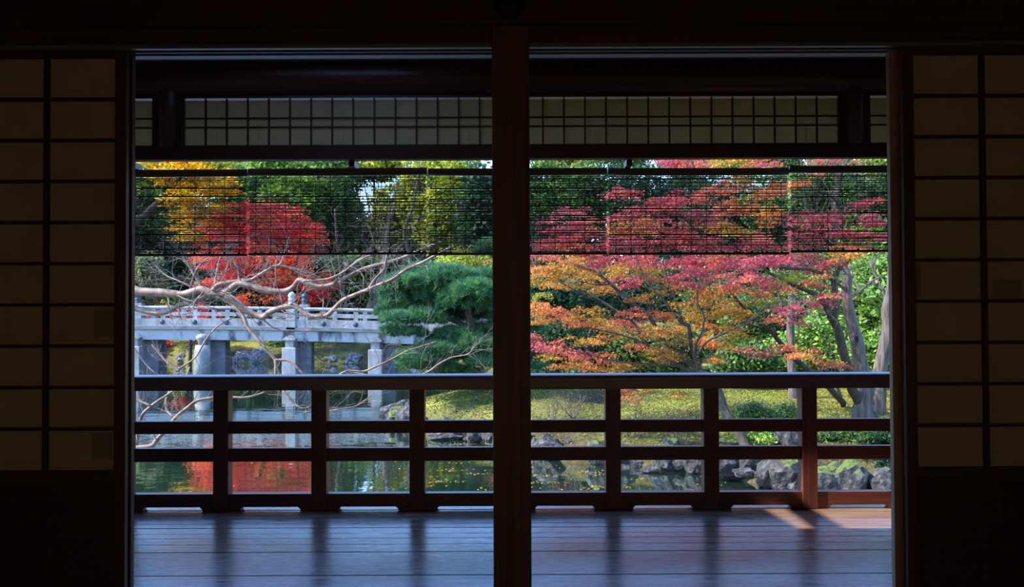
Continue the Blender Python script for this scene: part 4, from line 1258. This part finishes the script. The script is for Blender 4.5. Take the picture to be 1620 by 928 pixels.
# ---- right bank: the orange maple
t = root_thing('orange_maple', 'spreading orange and yellow maple leaning over the right shore', 'tree', 1178, 11.45)
PADS = [(855, 412, 26, 13, 'R'), (895, 405, 30, 12, 'O'), (940, 408, 30, 14, 'R'), (985, 412, 25, 12, 'R'), (1030, 405, 30, 14, 'R'), (1080, 408, 35, 14, 'pink'), (1115, 415, 30, 12, 'R'),
    (1095, 442, 34, 15, 'pink'), (1150, 425, 34, 14, 'pink'), (860, 432, 30, 12, 'O'), (900, 425, 35, 14, 'O'), (945, 430, 30, 12, 'O'), (995, 444, 32, 9, 'pink'), (990, 428, 26, 10, 'O'), (1040, 432, 32, 12, 'O'), (1060, 455, 26, 10, 'O'),
    (948, 456, 22, 9, 'O'), (920, 446, 26, 7, 'O'), (865, 452, 24, 8, 'O'), (850, 470, 14, 8, 'G'), (850, 482, 20, 9, 'RO'), (858, 498, 18, 12, 'O'), (882, 498, 22, 11, 'RO'), (928, 496, 24, 14, 'O'), (905, 508, 24, 9, 'RO'),
    (960, 510, 26, 9, 'O'), (1000, 512, 32, 10, 'RO'), (1004, 494, 18, 8, 'RO'), (1040, 500, 22, 8, 'RO'), (985, 528, 30, 9, 'O'), (925, 536, 34, 7, 'O'), (1030, 525, 26, 10, 'O'), (1010, 470, 20, 6, 'O'),
    (846, 537, 12, 9, 'R'), (868, 547, 20, 9, 'R'), (892, 556, 20, 9, 'R'), (918, 562, 22, 8, 'R'), (952, 563, 18, 9, 'RO'), (866, 567, 12, 7, 'O'), (900, 576, 25, 7, 'O'), (955, 579, 32, 8, 'O'), (1005, 580, 22, 6, 'O'),
    (1000, 548, 26, 6, 'RO'), (1040, 558, 26, 9, 'O'), (1065, 535, 20, 9, 'O'), (1085, 515, 24, 11, 'O'), (1070, 572, 20, 8, 'O'), (1110, 470, 26, 12, 'O'), (1085, 480, 22, 8, 'O'), (1112, 537, 15, 12, 'BO'), (1110, 498, 22, 10, 'O'),
    (1135, 463, 24, 10, 'O'), (1160, 455, 26, 9, 'RO'), (1165, 478, 24, 9, 'O'), (1140, 492, 22, 10, 'O'), (1175, 498, 20, 12, 'O'), (1130, 518, 13, 8, 'BO'), (1128, 540, 16, 12, 'BO'), (1150, 550, 14, 6, 'BO'), (1125, 566, 18, 6, 'O'), (1170, 538, 22, 7, 'G'),
    (1235, 466, 20, 8, 'G'), (1215, 478, 18, 8, 'G'), (1195, 470, 18, 8, 'RO'), (1160, 520, 20, 7, 'O'), (985, 620, 12, 12, 'RO'), (1015, 620, 26, 5, 'O'), (1060, 618, 22, 4, 'O'), (1000, 632, 10, 6, 'RO'), (915, 600, 26, 6, 'O'), (960, 602, 26, 8, 'O'), (1020, 600, 30, 8, 'O'),
    (880, 385, 34, 12, 'R'), (930, 382, 36, 12, 'R'), (985, 385, 36, 12, 'R'), (1040, 382, 36, 12, 'R'), (1095, 385, 36, 12, 'R'), (885, 362, 32, 10, 'pink'), (935, 358, 34, 10, 'R'), (870, 345, 14, 8, 'pink'), (915, 335, 24, 8, 'pink')]
pad_tree(t, PADS, 11.7, 14.0, .024, .75, thick=.22, up=.35)
STEMS = [
    ([(1182, 712), (1176, 698), (1160, 672), (1146, 648), (1134, 615), (1118, 597), (1108, 587)], 11.45, 12.0, 8, 6.5),
    ([(1108, 587), (1101, 571), (1093, 544), (1090, 517), (1079, 510), (1061, 490), (1047, 471), (1033, 458), (1015, 430), (1005, 400)], 12.0, 12.4, 4.2, 1.0),
    ([(1108, 590), (1086, 569), (1065, 553), (1047, 535), (1029, 503), (1011, 487), (988, 469), (966, 449), (943, 431), (920, 422), (893, 410), (873, 400), (845, 380)], 12.0, 12.5, 4.5, 1.2),
    ([(1105, 592), (1079, 580), (1056, 569), (1022, 544), (1004, 512), (966, 485), (939, 469), (905, 456), (875, 440)], 12.0, 12.8, 3.2, 1.0),
    ([(1106, 586), (1101, 571), (1099, 548), (1110, 526), (1113, 499), (1104, 480), (1104, 455), (1110, 430)], 12.0, 11.8, 3.2, .9),
    ([(1104, 560), (1120, 539), (1154, 523), (1188, 505), (1215, 480)], 11.9, 11.6, 2.2, .8),
    ([(1079, 510), (1070, 480), (1058, 450), (1050, 420)], 12.2, 12.1, 1.8, .7),
    ([(1022, 544), (985, 530), (940, 520), (900, 512)], 12.3, 12.4, 1.8, .6),
    ([(1079, 580), (1030, 575), (980, 572), (930, 560), (880, 548)], 12.1, 12.2, 1.8, .6),
    ([(966, 449), (940, 450), (905, 440)], 12.4, 12.5, 1.4, .6),
    ([(1029, 503), (1000, 505), (960, 500), (925, 497)], 12.3, 12.2, 1.5, .6),
    ([(943, 431), (925, 405), (905, 380), (890, 350)], 12.5, 12.6, 1.8, .8),
    ([(1120, 600), (1060, 606), (1015, 612), (985, 622)], 11.9, 11.9, 1.6, .7),
]
TW = Tubes()
for i, (pl_, d0, d1, r0, r1) in enumerate(STEMS):
    q, r = smooth_line(pix_line(pl_, d0, d1), np.linspace(r0, r1, len(pl_)) / F * 12, 4)
    if i == 0:
        q = np.vstack([q[0] - (0, 0, .25), q]); r = np.concatenate([[r[0] * 1.2], r])
    T = Tubes(); T.add(q, r, 8, .05); T.build('trunk' if i == 0 else 'limb', 'bark_dark', t)
    if i: twigs(TW, q, r, 10, .5, 1, .6, .1, .4)
o = TW.build('twigs', 'bark_dark', t); o['kind'] = 'stuff'

# ---- right bank: the red maple over the top with its dark trunk
t = root_thing('red_maple', 'red maple with dark forked trunk whose crown spreads behind the right blinds', 'tree', 1376, 13.2)
PADS = [(1005, 338, 30, 12, 'R'), (985, 305, 24, 8, 'R'), (1040, 330, 36, 14, 'R'), (1060, 360, 40, 13, 'R'), (1000, 362, 36, 10, 'RO'), (1090, 310, 30, 12, 'R'), (1110, 345, 30, 16, 'R'), (1140, 300, 26, 9, 'R'), (1170, 285, 26, 8, 'O'), (1165, 330, 30, 10, 'RO'),
    (1210, 345, 22, 12, 'BO'), (1140, 385, 38, 10, 'pink'), (1200, 388, 36, 8, 'pink'), (1150, 362, 28, 8, 'O'), (1200, 370, 22, 8, 'R'), (1210, 300, 22, 12, 'RO'), (1265, 345, 30, 9, 'pink'), (1310, 342, 34, 9, 'pink'), (1280, 370, 34, 10, 'pink'), (1330, 372, 34, 10, 'pink'),
    (1380, 345, 26, 10, 'pink'), (1370, 320, 18, 8, 'R'), (1390, 372, 26, 10, 'pink'), (1265, 388, 30, 6, 'R'), (1350, 390, 26, 6, 'RO'), (1100, 256, 40, 9, 'R'), (1165, 256, 34, 9, 'O'), (1215, 256, 26, 8, 'R'), (1320, 254, 32, 8, 'R'), (1060, 258, 30, 7, 'pink'), (1260, 290, 14, 10, 'RO'),
    (1160, 407, 34, 10, 'R'), (1205, 410, 36, 12, 'pink'), (1255, 405, 34, 11, 'R'), (1300, 418, 28, 11, 'pink'), (1335, 405, 22, 9, 'O'), (1350, 397, 18, 5, 'RO'), (1285, 445, 22, 8, 'RO'), (1240, 437, 28, 7, 'G'), (1195, 447, 28, 11, 'pink'), (1230, 452, 26, 8, 'RO'), (1165, 440, 22, 9, 'R'),
    (1250, 490, 22, 7, 'pink'), (1285, 482, 20, 8, 'pink'), (1230, 500, 14, 7, 'RO'), (1270, 506, 12, 7, 'R'), (1310, 470, 16, 8, 'R'), (1212, 558, 14, 6, 'R'), (1188, 553, 12, 5, 'R'), (1250, 550, 22, 7, 'RO'), (1275, 558, 26, 8, 'RO'), (1305, 568, 18, 7, 'RO'), (1322, 577, 9, 4, 'R')]
pad_tree(t, PADS, 10.6, 12.8, .024, .75, thick=.25, up=.35)
STEMS = [
    ([(1388, 668), (1379, 658), (1361, 638), (1347, 612), (1343, 587), (1333, 553), (1324, 517), (1314, 500)], 13.2, 12.4, 9, 7),
    ([(1314, 500), (1305, 480), (1296, 469), (1278, 460), (1256, 451), (1240, 442), (1215, 430), (1180, 400)], 12.4, 11.8, 5.5, 1.5),
    ([(1318, 508), (1324, 487), (1319, 458), (1319, 440), (1330, 424), (1348, 406), (1362, 380), (1375, 340), (1370, 300)], 12.4, 12.2, 5.5, 1.5),
    ([(1319, 442), (1301, 433), (1283, 426), (1247, 424), (1210, 418), (1170, 395), (1130, 360)], 12.3, 11.6, 4.0, 1.0),
    ([(1348, 406), (1325, 395), (1300, 370), (1290, 320), (1298, 285), (1310, 255)], 12.3, 12.2, 3.5, 1.5),
    ([(1300, 370), (1275, 320), (1272, 280), (1265, 245)], 12.2, 12.2, 3.0, 1.5),
    ([(1210, 418), (1150, 340), (1125, 310), (1100, 270), (1090, 240)], 11.8, 11.6, 2.5, 1.2),
    ([(1130, 360), (1105, 365), (1080, 345), (1040, 330)], 11.6, 11.5, 2.0, 1.0),
    ([(1296, 469), (1305, 445), (1296, 430)], 12.3, 12.2, 2.2, 1.2),
    ([(1240, 442), (1230, 465), (1250, 485)], 11.8, 11.7, 1.4, .8),
    ([(1324, 320), (1330, 280), (1345, 245)], 12.2, 12.2, 2.8, 1.5),
    ([(1298, 300), (1324, 320), (1330, 360), (1345, 400)], 12.2, 12.3, 2.0, 2.8),
]
TW = Tubes()
for i, (pl_, d0, d1, r0, r1) in enumerate(STEMS):
    q, r = smooth_line(pix_line(pl_, d0, d1), np.linspace(r0, r1, len(pl_)) / F * 12, 4)
    if i == 0: q = np.vstack([q[0] - (0, 0, .25), q]); r = np.concatenate([[r[0] * 1.2], r])
    T = Tubes(); T.add(q, r, 9, .07); T.build('trunk' if i == 0 else 'limb', 'bark_dark', t)
    if i: twigs(TW, q, r, 10, .5, 1, .6, .1, .4)
o = TW.build('twigs', 'bark_grey', t); o['kind'] = 'stuff'

# ---- pale big trunk, right edge trunk, thin upright trunk, leaning sapling
def plain_tree(name, label, pl_, d0, d1, rads, bark, crown=None, ntw=8, wob=.06):
    t = root_thing(name, label, 'tree', pl_[0][0], d0)
    q, r = smooth_line(pix_line(pl_, d0, d1), np.array(rads) / F * d0, 5)
    q = np.vstack([q[0] - (0, 0, .3), q]); r = np.concatenate([[r[0] * 1.15], r])
    T = Tubes(); T.add(q, r, 14, wob); T.build('trunk', bark, t)
    if ntw:
        TW = Tubes(); twigs(TW, q[len(q) // 2:], r[len(r) // 2:], ntw, .8, 2, .7, .3, .4); o = TW.build('twigs', bark, t); o['kind'] = 'stuff'
    return t
t1 = plain_tree('pale_trunk_tree', 'tree with thick pale furrowed trunk and dark knot near the right edge', [(1366, 664), (1364, 640), (1372, 612), (1364, 587), (1359, 560), (1354, 535), (1346, 503), (1340, 469), (1340, 440), (1336, 424), (1326, 404), (1316, 360), (1322, 320), (1325, 270)], 13.0, 12.9, [17, 14, 12, 11, 11, 10, 9, 8.5, 7.5, 6, 5, 4.5, 4, 3], 'bark_grey')
kp = P(1350, 537, 12.9) - np.array((0, .085, 0))
o = MB().lathe(0, 0, [(.055, 0), (.052, .018), (.036, .03), (.028, .012), (.003, .006)], 14).build('knot', 'knot')
o.data.transform(Matrix.Diagonal((.8, 1.5, 1, 1))); o.data.transform(Matrix.Rotation(R(90), 4, 'X')); o.data.transform(Matrix.Translation(Vector(kp) - t1.location)); o.parent = t1
plain_tree('edge_trunk_tree', 'tree with pale twisted trunk beside the right screen edge', [(1388, 640), (1391, 610), (1392, 587), (1400, 548), (1405, 517), (1404, 487), (1411, 460), (1415, 400), (1418, 330), (1410, 260)], 13.9, 13.8, [13, 11, 10.5, 10, 9.5, 9, 9, 8, 7, 5], 'bark_grey')
plain_tree('thin_upright_tree', 'slim upright grey trunk standing on the lawn behind the maples', [(1255, 634), (1255, 612), (1253, 587), (1251, 548), (1251, 503), (1252, 460), (1256, 425), (1262, 395)], 16.0, 16.0, [9, 7, 6.6, 6.4, 6, 5, 3.6, 2.0], 'bark_grey')
plain_tree('leaning_sapling', 'dark slender sapling leaning left across the bright green bushes', [(1334, 637), (1323, 625), (1305, 606), (1278, 585), (1260, 569), (1242, 551), (1229, 535), (1215, 519), (1195, 503), (1174, 483), (1154, 460)], 14.6, 13.4, [5, 5, 4.6, 4.4, 4.2, 4, 3.6, 3.2, 2.6, 2, 1.3], 'bark_dark', ntw=9)
plain_tree('small_shrub_tree', 'small dark multi-branched shrub on the lawn left of the pale trunk', [(1332, 637), (1328, 622), (1322, 608), (1310, 596)], 15.4, 15.3, [3, 2.6, 2, 1.2], 'bark_dark', ntw=10)

# ---- evergreen masses behind the maples on the right
right_bg = [  # px,py,rx,ry,d,pal,size
    (865, 470, 60, 44, 19, 'dark', .05), (925, 460, 60, 50, 20, 'dark', .05), (985, 470, 60, 50, 21, 'dark', .05), (880, 545, 60, 40, 18.5, 'dark', .05), (950, 548, 50, 38, 19, 'dark', .045), (1050, 460, 60, 55, 23, 'dark', .06),
    (1010, 555, 50, 34, 18.6, 'mid', .045), (1070, 550, 60, 40, 20, 'mid', .05), (1130, 480, 60, 60, 22, 'mid', .05), (1190, 510, 60, 55, 21, 'mid', .05), (1180, 570, 60, 26, 18, 'mid', .045), (1250, 560, 50, 34, 19, 'bright', .045),
    (1240, 470, 60, 50, 22, 'mid', .05), (1300, 540, 56, 46, 18.2, 'bright', .045), (1380, 560, 60, 38, 17.5, 'bright', .045), (1330, 465, 60, 45, 20, 'bright', .045), (1390, 450, 55, 60, 19, 'bright', .045), (1440, 500, 50, 90, 18.5, 'bright', .045),
    (850, 300, 70, 60, 26, 'mid', .06), (920, 310, 70, 60, 28, 'mid', .06), (1000, 320, 80, 80, 28, 'dark', .06), (1080, 330, 80, 90, 29, 'dark', .06), (1150, 350, 80, 90, 27, 'dark', .06), (880, 390, 70, 60, 27, 'dark', .06), (1230, 340, 80, 80, 26, 'mid', .06),
    (1310, 310, 70, 70, 24, 'mid', .055), (1380, 330, 70, 80, 23, 'mid', .055), (1360, 390, 60, 40, 21.5, 'bright', .05), (1450, 340, 60, 100, 24, 'yg', .055), (900, 245, 70, 45, 30, 'yg', .06), (990, 250, 70, 45, 31, 'mid', .06), (1090, 250, 70, 45, 31, 'mid', .06), (1170, 250, 60, 45, 30, 'yg', .06), (1240, 250, 70, 55, 30, 'mid', .06), (1330, 248, 60, 40, 29, 'bright', .06), (1400, 265, 45, 30, 25, 'yg', .055)]
RL = {'dark': ('dark-leaved evergreen behind the orange maple', 'dark evergreens behind the orange maple'), 'mid': ('mid green leafy tree behind the two maples', 'mid green trees behind the maples'),
      'bright': ('bright sunlit green bush behind the pale trunks', 'bright bushes behind the pale trunks'), 'yg': ('yellow-green tree showing above the right blinds', 'yellow-green trees above the right blinds')}
RL2 = {'dark': 'dark-leaved evergreen', 'mid': 'mid-green leafy tree', 'bright': 'sunlit bright green bush', 'yg': 'yellow-green tree'}
for (px, py, rx, ry, d, pal_, sz) in right_bg:
    blob('evergreen_tree' if pal_ in ('dark', 'mid') else 'leafy_bush', RL2[pal_] + ' ' + where(px, py), 'tree' if pal_ in ('dark', 'mid') else 'bush', px, py, rx, ry, d, pal_, 7000, sz, 'oval' if d < 23 else 'rhomb', 'leaf_glossy', cr=.28, group=RL[pal_][1], shell=.3, ry_d=rx * d / F * .6)
# a screen of dark undergrowth at the back of the lawn
for k in range(8):
    px = 850 + k * 80
    blob('undergrowth_bush', 'low dark bush at the back edge of the moss lawn', 'bush', px, 590 + rng.uniform(-6, 4), 55, 16, 21 + rng.uniform(0, 1.5), ('dark', 'mid')[k % 2], 2200, .04, 'oval', 'leaf_glossy', group='low bushes at the back of the lawn', trunk=False, cr=.2)
# low shrubs on the right bank
for (px, py, rx, ry, d, n, lab, pal_) in ((1190, 652, 50, 20, 12.8, 2600, 'low leafy green shrub beside the leaning maple trunk', 'mid'), (1240, 655, 30, 20, 13.2, 1600, 'low leafy green shrub below the slim upright trunk', 'mid'),
        (1310, 693, 36, 14, 11.9, 2000, 'low green ground cover between the railing post and pale trunk', 'mid'), (1365, 690, 40, 16, 11.7, 2400, 'low green ground cover under the pale trunk', 'mid'), (1410, 688, 30, 18, 11.6, 2000, 'low green ground cover by the right screen', 'mid'),
        (1195, 692, 34, 10, 11.7, 1200, 'small green plants among stones left of the pointed rock', 'bright'), (1150, 665, 14, 12, 12.3, 600, 'small green sprout against the leaning maple trunk', 'bright'),
        (1395, 735, 34, 20, 10.9, 1400, 'dark fern clump above the low rock at the right', 'dark'), (860, 615, 34, 10, 17.0, 1200, 'low dark shrub on the mound right of the pillar', 'dark')):
    blob('ground_cover', lab, 'shrub', px, py, rx, ry, d, pal_, n, .022, 'oval', 'leaf_glossy', cr=.09, trunk=False, ry_d=.35)
for (px, py, d, lab) in ((1075, 655, 12.4, 'bare grey twiggy shrub on the moss slope'), (905, 640, 14.5, 'bare twiggy shrub on the mossy mound right of the pillar'), (870, 655, 14.2, 'sparse grey twigs beside the pillar on the mound'), (1010, 660, 12.9, 'short dark stump twigs on the moss lawn')):
    t = root_thing('twiggy_shrub', lab, 'shrub', px, d)
    T = Tubes()
    for _ in range(12): grow(T, np.array(t.location) + rng.normal(0, .05, 3) * (1, 1, 0), np.array((0, 0, 1.0)), .006, .45, 2, .6, .2)
    o = T.build('twigs', 'bark_grey', t); o['kind'] = 'stuff'

# ---- planting that goes on outside the frame
for i, (x_, y_, r_, h_, pal_) in enumerate(((9.5, 13.5, 2.0, 2.2, 'mid'), (12.5, 16, 2.6, 3.0, 'dark'), (13, 11, 2.2, 2.6, 'bright'), (9, 19, 2.4, 3.0, 'mid'), (14, 21, 3.4, 4.0, 'dark'), (18, 17, 3.2, 3.8, 'mid'), (19, 26, 4.0, 5.0, 'dark'), (12, 28, 3.6, 4.5, 'mid'), (25, 34, 5, 6, 'dark'),
        (-30, 42, 5, 5, 'dark'), (-26, 46, 5, 6, 'mid'), (-36, 36, 5, 5, 'mid'), (-20, 12, 3, 3.4, 'dark'), (-15, 9.5, 2.4, 2.6, 'mid'), (-32, 24, 4, 5, 'dark'))):
    z_ = float(gz(np.array([x_]), np.array([y_]))[0])
    px_, py_ = x_ / y_ * F + 810, 490 - (z_ + h_ * .5 - CH) / y_ * F
    blob('outer_tree', 'leafy tree outside the frame, ' + ('beyond the right screen' if x_ > 0 else 'beyond the left screen'), 'tree', px_, py_, r_ / y_ * F, h_ * .55 / y_ * F, y_, pal_, 6500, .10, 'rhomb', 'leaf_glossy', cr=.45, group='trees outside the frame', ry_d=r_)

# ---- things that would share a label are told apart by their order from the left
by = {}
for o in bpy.context.scene.objects:
    if o.get('category') and o.get('label') and o.parent is None: by.setdefault(o['label'], []).append(o)
ORD = 'first second third fourth fifth sixth seventh eighth ninth tenth eleventh twelfth thirteenth fourteenth fifteenth'.split()
for lab, os_ in by.items():
    if len(os_) > 1 and 'posts' not in str(os_[0].get('group')) and 'beyond the screens' not in str(os_[0].get('group')):
        os_.sort(key=lambda o: o.location.x / max(o.location.y, .1))
        for k, o in enumerate(os_):
            o['label'] = ' '.join((lab.replace(', seen through the blinds', ', behind blinds') + ', ' + (ORD[k] if k < 15 else 'further') + ' from left').split()[:16])
